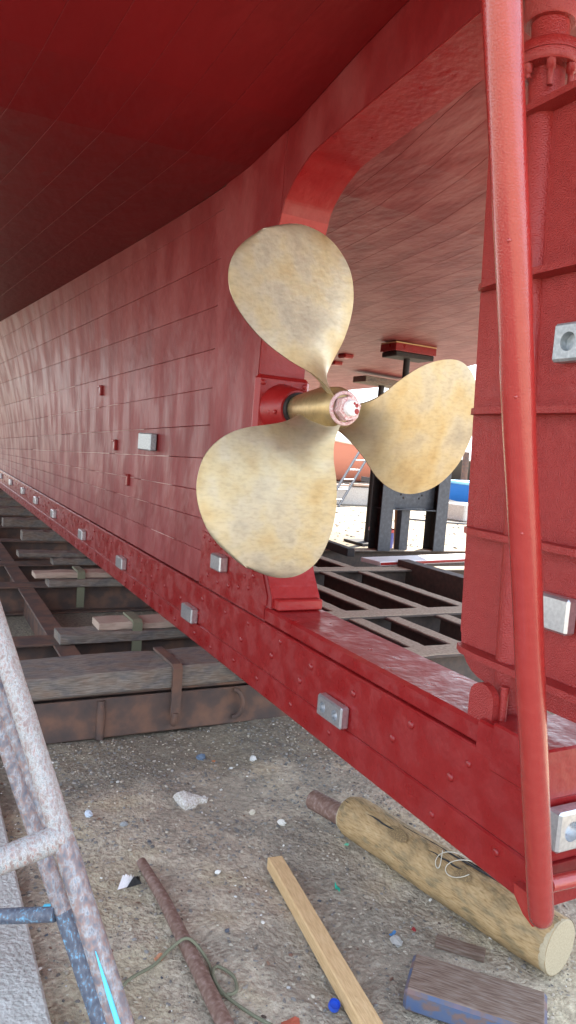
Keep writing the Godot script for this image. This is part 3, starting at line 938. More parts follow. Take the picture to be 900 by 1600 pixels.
func dirt_colour(x: float, z: float) -> Color:
	var n := gn.get_noise_2d(x * 0.9 + 40.0, z * 0.9) + 0.6 * gn3.get_noise_2d(x, z)
	var c := Color(1, 1, 1).lerp(Color(0.74, 0.75, 0.76), smoothstep(0.0, 0.35, n))
	c = c.lerp(Color(1.08, 1.02, 0.92), smoothstep(0.05, 0.4, -n))
	# dark gravel in front of the nearest beam and under the cradle, and the grey strip beside the stick
	var jag := gn3.get_noise_2d(x * 1.7, z * 1.7) * 0.25
	var grit := smoothstep(-2.75, -3.05, z + jag) * (1.0 - smoothstep(6.0, 8.0, absf(x + 1.0)))
	c = c.lerp(Color(0.44, 0.45, 0.44), grit * 0.8)
	var strip := smoothstep(0.2, 0.06, absf(x + 0.30 + 0.10 * (z + 2.0) + jag * 0.3)) * smoothstep(-2.5, -2.3, z) * smoothstep(-1.2, -1.5, z)
	c = c.lerp(Color(0.66, 0.68, 0.69), strip * 0.7)
	return c

func build_ground() -> void:
	for a in [[gn, 5, 1.3], [gn2, 6, 7.0], [gn3, 7, 3.0]]:
		a[0].seed = a[1]
		a[0].frequency = a[2]
		a[0].fractal_octaves = 4
	var xs := axis_steps(-1.9, 1.2, 0.022, 260.0)
	var zs := axis_steps(-3.9, -0.9, 0.022, 260.0)
	var st := SurfaceTool.new()
	st.begin(Mesh.PRIMITIVE_TRIANGLES)
	for z in zs:
		for x in xs:
			st.set_color(dirt_colour(x, z))
			st.add_vertex(Vector3(x, ground_y(x, z), z))
	var w := xs.size()
	for j in zs.size() - 1:
		for i in w - 1:
			var a := j * w + i
			for k in [a, a + 1, a + w + 1, a, a + w + 1, a + w]:
				st.add_index(k)
	st.generate_normals()
	structure(put(st.commit(), "ground", M.dirt, self))

func stone_mesh(sd: int, flat_y := 0.6) -> ArrayMesh:
	var r := RandomNumberGenerator.new()
	r.seed = sd
	var st := begin(false)
	var rings := [[0.0, -1.0], [0.75, -0.6], [1.0, 0.05], [0.7, 0.65], [0.0, 0.95]]
	var P := []
	for q in rings:
		var ring := []
		for k in 6:
			var j := r.randf_range(0.72, 1.2)
			ring.append(Vector3(cos(TAU * k / 6.0 + q[1]) * q[0] * j, q[1] * flat_y * r.randf_range(0.8, 1.1), sin(TAU * k / 6.0 + q[1]) * q[0] * j * 0.8))
		P.append(ring)
	for i in 4:
		for k in 6:
			quad(st, P[i][k], P[i][(k + 1) % 6], P[i + 1][(k + 1) % 6], P[i + 1][k], Vector3.ZERO)
	st.generate_normals()
	return st.commit()

func scatter(called: String, label: String, n: int, rect: Rect2, rmin: float, rmax: float, sd: int, colours: Array, clump := 0.0) -> void:
	var mm := MultiMesh.new()
	mm.transform_format = MultiMesh.TRANSFORM_3D
	mm.use_colors = true
	mm.mesh = stone_mesh(sd, 0.55)
	mm.instance_count = n
	var i := 0
	while i < n:
		var x := rng.randf_range(rect.position.x, rect.end.x)
		var z := rng.randf_range(rect.position.y, rect.end.y)
		if clump > 0.0 and gn.get_noise_2d(x * 1.3 + 9.0, z * 1.3) + rng.randf_range(-0.25, 0.25) < clump - 0.2:
			continue
		var t := rng.randf()
		var s := lerpf(rmin, rmax, t * t * t)
		var b := Basis(Vector3.UP, rng.randf() * TAU) * Basis(Vector3.RIGHT, rng.randf_range(-0.5, 0.5)) * Basis.from_scale(Vector3(s, s * rng.randf_range(0.5, 1.0), s * rng.randf_range(0.6, 1.0)))
		mm.set_instance_transform(i, Transform3D(b, Vector3(x, ground_y(x, z) + s * 0.15, z)))
		var c: Color = colours[rng.randi() % colours.size()]
		var v := rng.randf_range(0.8, 1.15)
		mm.set_instance_color(i, Color(c.r * v, c.g * v, c.b * v))
		i += 1
	var o := MultiMeshInstance3D.new()
	o.multimesh = mm
	o.material_override = M.pebble
	o.name = numbered(called)
	add_child(o)
	tag(o, label, "gravel")
	o.set_meta("kind", "stuff")

func build_litter() -> void:
	var lin := func(r: int, g: int, b: int) -> Color: return rgb(r, g, b).srgb_to_linear()
	var greys := [lin.call(164, 152, 136), lin.call(148, 140, 130), lin.call(180, 168, 150), lin.call(134, 130, 126), lin.call(192, 182, 164), lin.call(116, 110, 104)]
	scatter("gravel", "fine grey gravel strewn over the dirt around the keel", 15000, Rect2(-1.9, -3.5, 2.8, 2.6), 0.002, 0.009, 1, greys)
	scatter("gravel", "coarser dark gravel in patches on the dirt in front of the cradle", 4200, Rect2(-1.7, -3.45, 2.6, 1.2), 0.003, 0.0115, 2, [lin.call(136, 132, 125), lin.call(150, 144, 136), lin.call(122, 120, 116), lin.call(166, 158, 146), lin.call(112, 108, 104)], 0.12)
	scatter("shell_fragments", "white shell fragments scattered over the dirt", 420, Rect2(-1.9, -3.4, 2.8, 2.5), 0.003, 0.011, 3, [lin.call(224, 220, 212), lin.call(206, 204, 200), lin.call(236, 232, 224)])
	scatter("dark_chips", "dark wood and paint chips scattered over the dirt", 420, Rect2(-1.9, -3.2, 2.8, 2.3), 0.003, 0.011, 4, [lin.call(96, 80, 70), lin.call(118, 86, 72), lin.call(92, 96, 104), lin.call(132, 104, 86)])
	scatter("yard_gravel", "pale gravel strewn on the open sunlit yard", 5000, Rect2(3.5, -20.0, 12.0, 12.5), 0.01, 0.05, 5, [lin.call(150, 146, 138), lin.call(110, 108, 106), lin.call(180, 174, 164), lin.call(90, 92, 96)])
	# the pale pointed rock
	var st := begin()
	var rn := FastNoiseLite.new()
	rn.seed = 77
	rn.frequency = 9.0
	var prof := [Vector2(-0.075, -0.05), Vector2(-0.03, -0.06), Vector2(0.03, -0.02), Vector2(0.085, 0.02), Vector2(0.07, 0.045), Vector2(0.03, 0.04), Vector2(0.0, 0.07), Vector2(-0.055, 0.075), Vector2(-0.07, 0.02)]
	for k in prof.size():
		var lv := []
		for q in [k, (k + 1) % prof.size()]:
			var e: Vector2 = prof[q]
			lv.append([Vector3(e.x, -0.01, e.y), Vector3(e.x * 1.03, 0.014 + 0.006 * sin(q * 2.1), e.y * 1.03), Vector3(e.x * 0.82, 0.03 + 0.008 * sin(q * 1.7) - e.x * 0.12, e.y * 0.82), Vector3(e.x * 0.4, 0.04 + 0.005 * cos(q * 2.3) - e.x * 0.12, e.y * 0.4), Vector3(-0.005, 0.041, 0.0)])
		for l in 4:
			quad(st, lv[0][l], lv[1][l], lv[1][l + 1], lv[0][l + 1], Vector3(0, -0.03, 0))
	var rk := mk(st, "rock", M.white_stone, self)
	rk.scale = Vector3(0.82, 0.7, 0.82)
	rk.position = Vector3(-0.55, 0.0, -2.73)
	tag(rk, "largest white pointed flat rock lying on open dirt", "rock")
	# other stones one can pick out
	var stones := [[-0.36, -3.11, 0.028, rgb(96, 112, 132), "bluish grey stone in the dark gravel before the cradle"], [-0.14, -3.0, 0.022, rgb(206, 204, 200), "pale round stone in the dark gravel near the keel"],
		[-0.26, -2.45, 0.02, rgb(222, 218, 208), "chalky white stone beside a dark one near the log"], [-0.33, -2.58, 0.018, rgb(206, 198, 180), "cream stone on the dirt short of the dark gravel"],
		[-0.97, -2.74, 0.022, rgb(196, 204, 214), "bluish white stone on the dirt beside the trestle"], [-0.63, -2.22, 0.012, rgb(234, 232, 226), "small bright white pebble between the rod and the stick"],
		[-0.24, -1.69, 0.024, rgb(168, 164, 158), "grey stone next to the painted wood block"], [-0.86, -2.62, 0.016, rgb(150, 152, 152), "grey pebble on the dirt near the trestle"]]
	for i in stones.size():
		var q: Array = stones[i]
		var o := put(stone_mesh(200 + i, 0.7), "stone", flat(q[3], 0.8), self)
		o.transform = Transform3D(Basis(Vector3.UP, i * 1.3) * Basis.from_scale(Vector3.ONE * q[2]), Vector3(q[0], ground_y(q[0], q[1]) + q[2] * 0.35, q[1]))
		tag(o, q[4], "stone", "stones on the dirt")
	# litter: bottle cap, green plastic, foil, leaves
	st = begin(true)
	tube(st, [Vector3(0, 0, 0), Vector3(0, 0.013, 0)], [0.016, 0.0155], 20, false)
	tube(st, [Vector3(0, 0.0, 0), Vector3(0, 0.003, 0)], [0.0155, 0.0155], 20)
	var cap := mk(st, "bottle_cap", M.deep_blue, self)
	cap.transform = Transform3D(Basis(Vector3.RIGHT, 0.35), Vector3(-0.571, 0.004, -1.524))
	tag(cap, "blue plastic bottle cap lying on the dirt beside the stick", "bottle cap")
	var scraps := [[-0.279, -1.988, 0.042, 0.012, rgb(40, 168, 140), 1.4, "long green plastic scrap standing out on the dirt between stick and log", "green scrap"], [-0.10, -2.215, 0.022, 0.016, rgb(110, 196, 160), 0.4, "pale green plastic scrap against the far end of the log", "green scrap"],
		[-0.235, -1.72, 0.035, 0.011, rgb(70, 120, 168), 0.3, "blue plastic strip near the painted wood block", "blue strip"], [-0.16, -1.71, 0.018, 0.014, rgb(150, 46, 50), 0.9, "red paint flake between the log and the painted wood block", "paint flake"],
		[-0.956, -1.867, 0.032, 0.02, rgb(196, 138, 104), 0.7, "dry orange leaf curled beside the rusty rod", "leaf"], [-0.705, -1.519, 0.06, 0.03, rgb(168, 84, 62), 0.1, "reddish brick scrap in the dirt near the bottle cap", "brick scrap"], [-0.33, -3.03, 0.02, 0.012, rgb(176, 108, 70), 0.2, "small orange leaf on the dark gravel", "leaf"]]
	for i in scraps.size():
		var q: Array = scraps[i]
		st = begin()
		var L: float = q[2]
		var W: float = q[3]
		var out := []
		for k in 8:
			var a := TAU * k / 8.0
			out.append(Vector3(cos(a) * L * 0.5 * rng.randf_range(0.8, 1.1), 0.006 + 0.01 * absf(cos(a)) * rng.randf(), sin(a) * W * rng.randf_range(0.4, 0.75)))
		for k in 8:
			var a: Vector3 = out[k]
			var b: Vector3 = out[(k + 1) % 8]
			tri(st, Vector3(0, 0.009, 0), a, b, Vector3(0, -1, 0))
			tri(st, Vector3(0, 0.005, 0), a - Vector3(0, 0.003, 0), b - Vector3(0, 0.003, 0), Vector3(0, 1, 0))
			quad(st, a, b, b - Vector3(0, 0.003, 0), a - Vector3(0, 0.003, 0), Vector3(0, 0.006, 0))
		var o := mk(st, String(q[7]).replace(" ", "_"), flat(q[4], 0.7), self)
		o.transform = Transform3D(Basis(Vector3.UP, q[5]), Vector3(q[0], ground_y(q[0], q[1]) + 0.002, q[1]))
		tag(o, q[6], q[7])
	# crumpled white and black bag scrap beside the rod
	var fo := thing("crumpled_scrap", "crumpled black and white plastic scrap at the far end of the rusty rod", "plastic scrap", Vector3(-0.955, 0.0, -2.25))
	st = begin()
	for s in 5:
		var a := Vector3(-0.03 + s * 0.012, 0.004, 0.02 - 0.004 * s)
		var b := Vector3(-0.005 + s * 0.008, 0.034 + 0.004 * (s % 2), -0.01 + s * 0.003)
		var c := Vector3(0.02 + s * 0.004, 0.004, 0.012 - s * 0.004)
		tri(st, a, b, c, Vector3(0, -0.1, -0.3))
		tri(st, b, c, Vector3(0.03, 0.012, -0.02 + s * 0.003), Vector3(0, -0.1, -0.3))
	mk(st, "white_fold", M.white_paint, fo)
	st = begin()
	for s in 4:
		tri(st, Vector3(0.0 + s * 0.01, 0.003, 0.02), Vector3(0.03 + s * 0.006, 0.028, 0.0), Vector3(0.055, 0.004, 0.014 - s * 0.008), Vector3(0, -0.1, -0.3))
	mk(st, "black_fold", M.rubber, fo)
	# the log with its core pipe, cracks and twine
	var lg := thing("log", "thick yellowish debarked log with a pipe core lying below the end of the keel", "log")
	var A := Vector3(-0.06, 0.085, -2.28)
	var B := Vector3(0.125, 0.085, -1.385)
	var pts := []
	var rr := []
	for i in 25:
		var t := i / 24.0
		pts.append(A.lerp(B, t) + Vector3(sin(t * 7.0) * 0.003, cos(t * 5.0) * 0.002, 0))
		rr.append(lerpf(0.078, 0.086, t) + 0.002 * sin(t * 17.0) - (0.012 if i == 0 else 0.0))
	st = begin(true)
	tube(st, pts, rr, 30, false, 0.012)
	mk(st, "log_body", M.log, lg)
	st = begin(true)
	var dd := (B - A).normalized()
	tube(st, [B - dd * 0.02, B - dd * 0.002, B + dd * 0.002], [0.083, 0.085, 0.081], 30)
	mk(st, "sawn_end", M.log_end, lg)
	st = begin(true)
	tube(st, [A + dd * 0.02, A + dd * 0.002], [0.066, 0.068], 24)
	mk(st, "sawn_end", M.log_end, lg)
	st = begin(true)
	tube(st, [A + dd * 0.05 + Vector3(-0.005, -0.015, 0), A - dd * 0.2 + Vector3(-0.005, -0.03, 0)], [0.042, 0.04], 16)
	mk(st, "core_pipe", M.rusty_rod, lg)
	# drying cracks: dark slits let into the bark side
	for c in [[0.02, 0.36, 2.05], [0.46, 0.66, 2.0], [0.3, 0.98, 1.5], [0.55, 0.95, 1.25]]:
		var cp := []
		var cr := []
		for i in 13:
			var t: float = lerpf(c[0], c[1], i / 12.0)
			var an: float = c[2] + 0.025 * sin(i * 1.7)
			var nrm := Vector3(cos(an), sin(an), 0)
			cp.append(A.lerp(B, t) + nrm * (lerpf(0.078, 0.086, t) - 0.0015))
			cr.append(0.0032 * sin(PI * (i + 0.4) / 12.8) + 0.0006)
		st = begin(true)
		tube(st, cp, cr, 6, false)
		mk(st, "crack", M.rubber, lg)
	for k in [[0.33, 0.03], [0.64, 0.026]]:
		var kn := put(cap_mesh(k[1], 0.0018, 14), "knot", M.knot, lg)
		kn.transform = Transform3D(Basis(Vector3.FORWARD, PI / 2 - 0.55) * Basis.from_scale(Vector3(1, 0.8, 1.8)), A.lerp(B, k[0]) + Vector3(-0.0435, 0.069, 0))
	st = begin(true)
	var tw := []
	for i in 40:
		var t := i / 39.0
		var an := PI / 2 + 0.15 + 0.75 * sin(t * 9.0)
		tw.append(A.lerp(B, 0.52 + 0.12 * t + 0.03 * sin(t * 14.0)) + Vector3(cos(an), sin(an), 0) * 0.088)
	tube(st, tw, [0.0016], 5, false)
	var twn := mk(st, "twine", M.twine, self)
	tag(twn, "thin white twine lying in loops over the log", "twine")
	# stick, rod, painted block, offcut
	var sk := box_part("wood_stick", M.pine, self, Vector3(-0.489, 0.022, -1.74), Vector3(0.056, 0.044, 0.87), 0.003, Basis(Vector3.UP, -0.128))
	sk.name = numbered("wood_stick")
	tag(sk, "clean square pine stick lying on the dirt", "stick")
	st = begin(true)
	tube(st, [Vector3(-0.876, 0.022, -2.33), Vector3(-0.868, 0.024, -2.1), Vector3(-0.872, 0.024, -1.8), Vector3(-0.878, 0.022, -1.5), Vector3(-0.88, 0.022, -1.35)], [0.017, 0.02, 0.021, 0.022, 0.022], 14, true, 0.03)
	var rd := mk(st, "rusty_rod", M.rusty_rod, self)
	tag(rd, "rusty iron rod lying on the dirt with a rope across it", "rod")
	var bb := Basis(Vector3.UP, -0.82)
	var bl := thing("wood_block", "dark blue and red painted wooden block on the dirt beside the log", "block", Vector3(-0.215, 0.0, -1.365))
	bl.basis = bb
	box_part("block_body", M.block_side, bl, Vector3(0, 0.033, 0), Vector3(0.37, 0.064, 0.165), 0.009)
	box_part("worn_top", M.block_top, bl, Vector3(0, 0.0645, 0), Vector3(0.354, 0.004, 0.15), 0.002)
	var oc := box_part("wood_offcut", M.block_top, self, Vector3(-0.088, 0.012, -1.572), Vector3(0.15, 0.022, 0.045), 0.003, Basis(Vector3.UP, -0.83))
	oc.name = numbered("wood_offcut")
	tag(oc, "small brown board offcut between the painted block and the log", "offcut")
	# rope across the rod
	var rp := [Vector3(-1.10, 0.012, -1.78), Vector3(-1.05, 0.014, -1.815), Vector3(-0.979, 0.014, -1.84), Vector3(-0.92, 0.03, -1.868), Vector3(-0.87, 0.052, -1.86), Vector3(-0.835, 0.02, -1.8), Vector3(-0.84, 0.012, -1.72), Vector3(-0.838, 0.012, -1.67), Vector3(-0.8, 0.012, -1.665), Vector3(-0.785, 0.012, -1.72), Vector3(-0.815, 0.014, -1.77), Vector3(-0.842, 0.022, -1.73), Vector3(-0.835, 0.014, -1.666), Vector3(-0.8, 0.01, -1.592), Vector3(-0.764, 0.01, -1.531), Vector3(-0.72, 0.01, -1.47)]
	var cv := Curve3D.new()
	for i in rp.size():
		var tan: Vector3 = (rp[min(i + 1, rp.size() - 1)] - rp[max(i - 1, 0)]) * 0.17
		cv.add_point(rp[i], -tan, tan)
	cv.bake_interval = 0.01
	var bk := Array(cv.get_baked_points())
	st = begin(true)
	tube(st, bk, [0.0048], 7)
	var ro := mk(st, "rope", M.rope, self)
	tag(ro, "thin greenish rope looped on the dirt across the rusty rod", "rope")
	# slab
	var sl := box_part("concrete_slab", M.concrete, self, Vector3(-1.49, 0.024, -2.0), Vector3(0.41, 0.055, 2.7), 0.008, Basis(Vector3.UP, 0.004))
	sl.name = numbered("concrete_slab")
	tag(sl, "grey concrete slab on the dirt behind the paint-splattered trestle", "slab")

func build_trestle() -> void:
	var t := thing("trestle", "paint-splattered steel pipe trestle standing beside the concrete slab", "trestle")
	var leg := func(a: Vector3, b: Vector3, r: float, m: Material, called: String) -> MeshInstance3D:
		var st := begin(true)
		var pts := []
		var rr := []
		for i in 15:
			pts.append(a.lerp(b, i / 14.0))
			rr.append(r * (1.0 + rng.randf_range(-0.02, 0.02)))
		tube(st, pts, rr, 18, true, 0.012)
		return mk(st, called, m, t)
	var J := Vector3(-1.317, 0.626, -1.507)
	var d := (Vector3(-1.436, 1.075, -1.784) - Vector3(-1.21, 0.338, -1.298)).normalized()
	leg.call(J, J + d * 1.0, 0.0245, M.splat_white, "leg")
	var low: MeshInstance3D = leg.call(J, J - d * 0.755, 0.025, M.splat_red, "leg_lower")
	# a blue run of paint on the lower leg
	var st := begin(true)
	var side := Vector3(-0.35, 0.45, 0.82).normalized()
	side = (side - d * side.dot(d)).normalized()
	tube(st, [J - d * 0.22 + side * 0.026, J - d * 0.3 + side * 0.0275, J - d * 0.45 + side * 0.0275, J - d * 0.55 + side * 0.026], [0.001, 0.005, 0.006, 0.004], 8)
	mk(st, "paint_run", M.blue_drip, low)
	leg.call(J + Vector3(0.0, 0.01, -0.005), Vector3(-1.56, 0.575, -1.515), 0.028, M.splat_white, "rung")
	leg.call(J + Vector3(-0.01, 0.0, -0.02), Vector3(-1.47, 0.98, -1.93), 0.02, M.splat_red, "brace")
	var F := Vector3(-1.155, -0.005, -1.615)
	var T := Vector3(-1.392, 0.675, -2.061)
	var K := F.lerp(T, 0.4)
	leg.call(K, T.lerp(F, -0.2), 0.022, M.splat_red, "back_leg")
	leg.call(K, F, 0.022, M.splat_dark, "back_leg_lower")
	var r2: MeshInstance3D = leg.call(K + Vector3(-0.02, 0.0, 0.0), Vector3(-1.62, 0.19, -2.02), 0.019, M.splat_dark, "rung")
	st = begin(true)
	var rd := (Vector3(-1.62, 0.19, -2.02) - K).normalized()
	tube(st, [K + rd * 0.03, K + rd * 0.05], [0.022, 0.022], 14)
	mk(st, "blue_collar", M.blue_drip, r2)
	leg.call(Vector3(-1.56, 0.575, -1.515) + d * 0.6, Vector3(-1.56, 0.575, -1.515) - d * 0.7, 0.0245, M.splat_white, "leg")
	leg.call(Vector3(-1.62, 0.19, -2.02).lerp(Vector3(-1.70, 0.72, -2.3), 1.0), Vector3(-1.58, 0.052, -1.9), 0.022, M.splat_red, "back_leg")

# ------------------------------------------------------------------ background
func build_yard() -> void:
	# low wall of concrete blocks
	var names := ["plain", "chipped", "stained"]
	for i in 5:
		var o := box_part("concrete_block", M.concrete, self, Vector3(8.6 + i * 1.25, 0.27, -18.3 + i * 0.18), Vector3(1.2, 0.54, 0.6), 0.03, Basis(Vector3.UP, -0.12 + 0.05 * (i % 3)))
		o.name = numbered("concrete_block")
		tag(o, ["grey concrete block at the foot of the metal ladder, first of the low yard row", "second concrete block of the low yard row, counted from the metal ladder", "third concrete block of the low yard row, counted from the metal ladder", "fourth concrete block of the low yard row, counted from the metal ladder", "last concrete block of the low yard row, closest to the blue boat"][i], "concrete block", "blocks of the low yard wall")
	var b2 := box_part("concrete_block", M.concrete, self, Vector3(11.2, 0.22, -14.6), Vector3(1.0, 0.44, 0.7), 0.03, Basis(Vector3.UP, 0.3))
	b2.name = numbered("concrete_block")
	tag(b2, "single concrete block in the yard short of the blue boat", "concrete block")
	# salmon boat on land
	small_boat("small_boat", "salmon-coloured boat laid up across the yard", Vector3(14.6, 0.35, -25.5), 8.0, 1.75, 2.4, 0.25, rgb(184, 118, 98), rgb(206, 190, 176))
	small_boat("small_boat", "blue open boat laid up in the yard behind the single concrete block", Vector3(13.9, 0.05, -17.6), 4.4, 0.95, 1.5, -0.15, rgb(28, 104, 186), rgb(120, 180, 220))
	small_boat("small_boat", "dark-hulled boat laid up behind the blue open boat", Vector3(21.5, 0.3, -26.0), 9.0, 1.5, 2.6, 0.1, rgb(52, 46, 44), rgb(206, 206, 204))
	# ladder against the salmon boat
	var ld := thing("ladder", "grey metal ladder leaning on the salmon boat", "ladder")
	var A := Vector3(8.45, 0.0, -17.0)
	var B := Vector3(10.9, 2.4, -18.6)
	for k in [0.0, 0.45]:
		var st := begin(true)
		tube(st, [A + Vector3(k, 0, -k * 0.2), B + Vector3(k, 0, -k * 0.2)], [0.035, 0.035], 8)
		mk(st, "rail", M.blue_steel, ld)
	for i in 8:
		var p := A.lerp(B, (i + 0.7) / 8.5)
		var st2 := begin(true)
		tube(st2, [p, p + Vector3(0.45, 0, -0.09)], [0.022, 0.022], 8)
		mk(st2, "rung", M.zinc, ld)
	# white pipe rail at the right and mooring posts
	var wr := thing("pipe_rail", "white bent pipe rail standing in front of the blue open boat", "rail")
	var st3 := begin(true)
	tube(st3, [Vector3(12.35, 0.0, -15.4), Vector3(12.4, 1.55, -15.4), Vector3(12.47, 1.72, -15.4), Vector3(12.65, 1.8, -15.4), Vector3(13.6, 1.8, -15.4)], [0.06], 10)
	mk(st3, "post", M.white_paint, wr)
	for y in [0.75, 1.3]:
		st3 = begin(true)
		tube(st3, [Vector3(12.1, y, -15.4), Vector3(13.6, y, -15.4)], [0.03], 8)
		mk(st3, "cross_pipe", M.white_paint, wr)
	for i in 4:
		st3 = begin(true)
		var x := 15.2 + i * 1.5
		tube(st3, [Vector3(x, 0, -22.0 + i), Vector3(x, 1.7 + 0.2 * (i % 2), -22.0 + i)], [0.13, 0.12], 10)
		var po := mk(st3, "mooring_post", M.rust_top, self)
		tag(po, "brown mooring post among the laid-up boats, %s of four counted from the blue boat" % ["first", "second", "third", "last"][i], "post", "mooring posts behind the blue boat")
	# prop timber and bucket by the hull stand
	var pt := box_part("prop_timber", M.pine, self, Vector3(4.12, 0.6, -7.75), Vector3(0.12, 1.2, 0.09), 0.006, Basis(Vector3.FORWARD, -0.06))
	pt.name = numbered("prop_timber")
	tag(pt, "brown wooden prop leaning behind the steel shoring stand", "prop")
	var bu := thing("bucket", "dark blue bucket with a red rim behind the steel shoring stand", "bucket", Vector3(4.45, 0.0, -8.6))
	st3 = begin(true)
	tube(st3, [Vector3(0, 0, 0), Vector3(0, 0.42, 0)], [0.15, 0.19], 18, false)
	tube(st3, [Vector3(0, 0.01, 0), Vector3(0, 0.02, 0)], [0.15, 0.15], 18)
	mk(st3, "bucket_body", flat(rgb(36, 52, 132), 0.4), bu)
	st3 = begin(true)
	tube(st3, [Vector3(0, 0.42, 0), Vector3(0, 0.46, 0)], [0.2, 0.2], 18, false)
	mk(st3, "rim", flat(rgb(176, 40, 44), 0.4), bu)
	var tm := begin(true)
	var tn := FastNoiseLite.new()
	tn.seed = 9
	tn.frequency = 1.1
	for i in 12:
		for k in 16:
			var c := []
			for e in [[i, k], [i, k + 1], [i + 1, k + 1], [i + 1, k]]:
				var rr: float = e[0] / 12.0
				var a: float = TAU * (e[1] % 16) / 16.0
				var w := 1.0 + 0.35 * tn.get_noise_2d(cos(a) * 2.0, sin(a) * 2.0)
				c.append(Vector3(cos(a) * rr * 0.9 * w, 0.5 * (1.0 - rr * rr) + 0.1 * tn.get_noise_2d(cos(a) * rr * 4.0, sin(a) * rr * 4.0) * (1.0 - rr), sin(a) * rr * 0.6 * w))
			quad(tm, c[0], c[1], c[2], c[3], Vector3(0, -3, 0))
	var tp := mk(tm, "tarpaulin", M.white_paint, self)
	tp.position = Vector3(10.6, 0.0, -19.6)
	tag(tp, "crumpled white tarpaulin heaped behind the low row of concrete blocks", "tarpaulin")
	for i in 3:
		var cr := thing("crate", "%s crate behind the low row of concrete blocks" % ["dark slatted", "brown slatted", "grey slatted"][i], "crate", Vector3(12.0 + i * 1.0, 0.0, -19.9 - i * 0.2), "crates in the yard")
		for l in 4:
			box_part("slat", [M.black_steel, M.rust_top, M.grey_wood][i], cr, Vector3(0, 0.1 + l * 0.2, 0.3), Vector3(0.8, 0.16, 0.03), 0.006)
			box_part("slat", [M.black_steel, M.rust_top, M.grey_wood][i], cr, Vector3(-0.385, 0.1 + l * 0.2, 0), Vector3(0.03, 0.16, 0.57), 0.006)
		box_part("crate_floor", M.grey_wood, cr, Vector3(0, 0.02, 0), Vector3(0.74, 0.03, 0.56), 0.006)
	var ho := begin(true)
	var hp := []
	for i in 40:
		var t := i / 39.0
		hp.append(Vector3(9.0 + t * 4.6, 0.03, -14.3 + sin(t * 6.0) * 0.5 + t * 1.2))
	tube(ho, hp, [0.025], 6)
	var hs := mk(ho, "hose", M.blue_steel, self)
	tag(hs, "dark hose snaking over the sunlit yard in front of the blocks", "hose")
	# planks and pallets in the yard
	for i in 3:
		var pk := box_part("yard_plank", M.pale_wood, self, Vector3(9.8 + i * 1.1, 0.56 + 0.05 * i, -18.1 + i * 0.2), Vector3(2.2, 0.06, 0.3), 0.005, Basis(Vector3.UP, 0.1 - 0.12 * i))
		pk.name = numbered("yard_plank")
		tag(pk, "pale plank lying on the low yard wall, %s of three counted from the ladder" % ["first", "second", "third"][i], "plank", "planks on the yard wall")

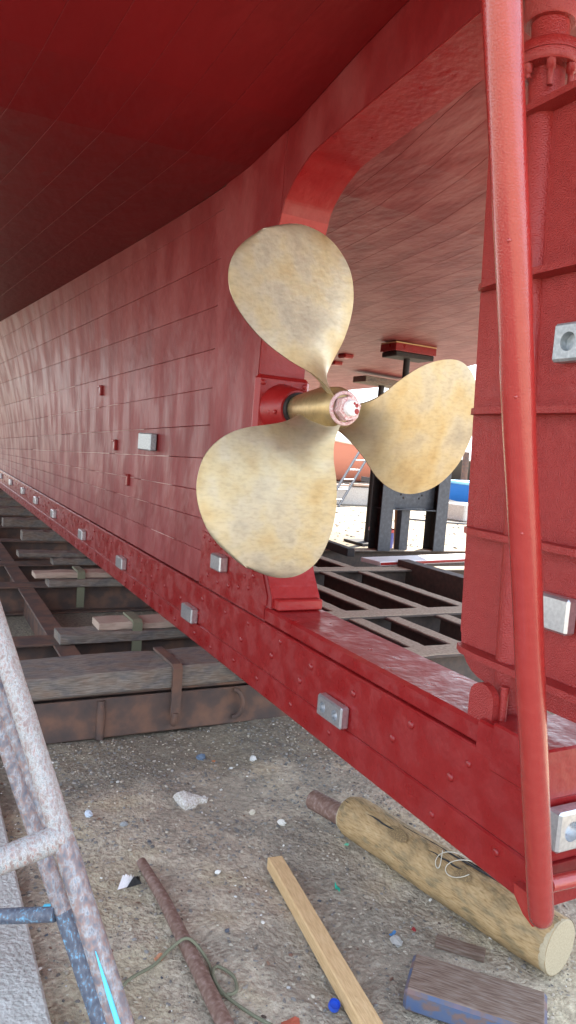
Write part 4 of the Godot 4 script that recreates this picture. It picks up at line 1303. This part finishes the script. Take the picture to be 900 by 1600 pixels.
func small_boat(called: String, label: String, at: Vector3, L: float, H: float, W: float, turn: float, hull_c: Color, trim_c: Color) -> void:
	var b := thing(called, label, "boat", at, "boats laid up in the yard")
	b.rotation.y = turn
	var shape := func(y0: float, y1: float, grow: float) -> SurfaceTool:
		var st := begin(true)
		var prev := []
		for i in 17:
			var t := i / 16.0
			var x := (t - 0.5) * L
			var w := W * 0.5 * pow(sin(PI * clampf(0.12 + t * 0.88, 0, 1)), 0.6) + 0.02
			var sheer := H * (0.86 + 0.5 * pow(absf(t - 0.45), 2.0) * 2.0)
			var cur := []
			for k in 9:
				var u := k / 8.0 * 2.0 - 1.0
				var yy := pow(absf(u), 1.8)
				cur.append(Vector3(x + 0.25 * L * 0.1 * yy, lerpf(y0, y1, yy) * sheer, u * (w + grow)))
			if i > 0:
				for k in 8:
					quad(st, prev[k], prev[k + 1], cur[k + 1], cur[k], Vector3(x, sheer, 0))
			prev = cur
		return st
	mk(shape.call(0.0, 1.0, 0.0), "hull", flat(hull_c, 0.55), b)
	for s in [-1.0, 1.0]:
		var st := begin(true)
		var pts := []
		for i in 17:
			var t := i / 16.0
			pts.append(Vector3((t - 0.5) * L + 0.025 * L, H * (0.86 + 0.5 * pow(absf(t - 0.45), 2.0) * 2.0), s * (W * 0.5 * pow(sin(PI * clampf(0.12 + t * 0.88, 0, 1)), 0.6) + 0.02)))
		tube(st, pts, [0.05], 8)
		mk(st, "gunwale", flat(trim_c, 0.5), b)
	var dk := box_part("thwart", flat(trim_c, 0.6), b, Vector3(0, H * 0.72, 0), Vector3(L * 0.6, 0.05, W * 0.7), 0.01)
	dk.name = "thwart"
	var kb := box_part("keel_chock", M.grey_wood, b, Vector3(0, -at.y * 0.5, 0), Vector3(L * 0.4, maxf(at.y, 0.04), 0.2), 0.01)
	kb.name = "keel_chock"

# ------------------------------------------------------------------ scene
func _ready() -> void:
	rng.seed = 20240
	var cam := Camera3D.new()
	cam.name = "camera"
	add_child(cam)
	cam.position = Vector3(-1.63, 1.5, 0.0)
	cam.rotation_order = EULER_ORDER_YXZ
	cam.rotation_degrees = Vector3(-4.986, -27.70, 4.5)
	cam.fov = 70.6
	cam.near = 0.05
	cam.far = 900.0
	cam.current = true
	var env := Environment.new()
	var sky := Sky.new()
	var sm := ProceduralSkyMaterial.new()
	sm.sky_top_color = rgb(178, 198, 222)
	sm.sky_horizon_color = rgb(232, 235, 238)
	sm.sky_curve = 0.2
	sm.ground_bottom_color = rgb(120, 112, 100)
	sm.ground_horizon_color = rgb(200, 200, 198)
	sm.sun_angle_max = 20.0
	sm.energy_multiplier = 1.0
	sky.sky_material = sm
	env.background_mode = Environment.BG_SKY
	env.sky = sky
	env.tonemap_mode = Environment.TONE_MAPPER_LINEAR
	env.tonemap_exposure = 4.7
	env.sdfgi_enabled = true
	env.ssao_enabled = true
	env.ssil_enabled = true
	var we := WorldEnvironment.new()
	we.name = "world_environment"
	we.environment = env
	add_child(we)
	var sun := DirectionalLight3D.new()
	sun.name = "sun"
	add_child(sun)
	sun.look_at_from_position(Vector3.ZERO, Vector3(-0.62, -1.0, 0.42), Vector3.UP)
	sun.light_energy = 1.2
	sun.light_angular_distance = 0.6
	sun.light_color = Color(1.0, 0.96, 0.9)
	sun.shadow_enabled = true
	materials()
	build_ground()
	build_boat()
	build_rudder()
	build_propeller()
	build_slipway()
	build_timbers()
	build_stand()
	build_trestle()
	build_litter()
	build_yard()
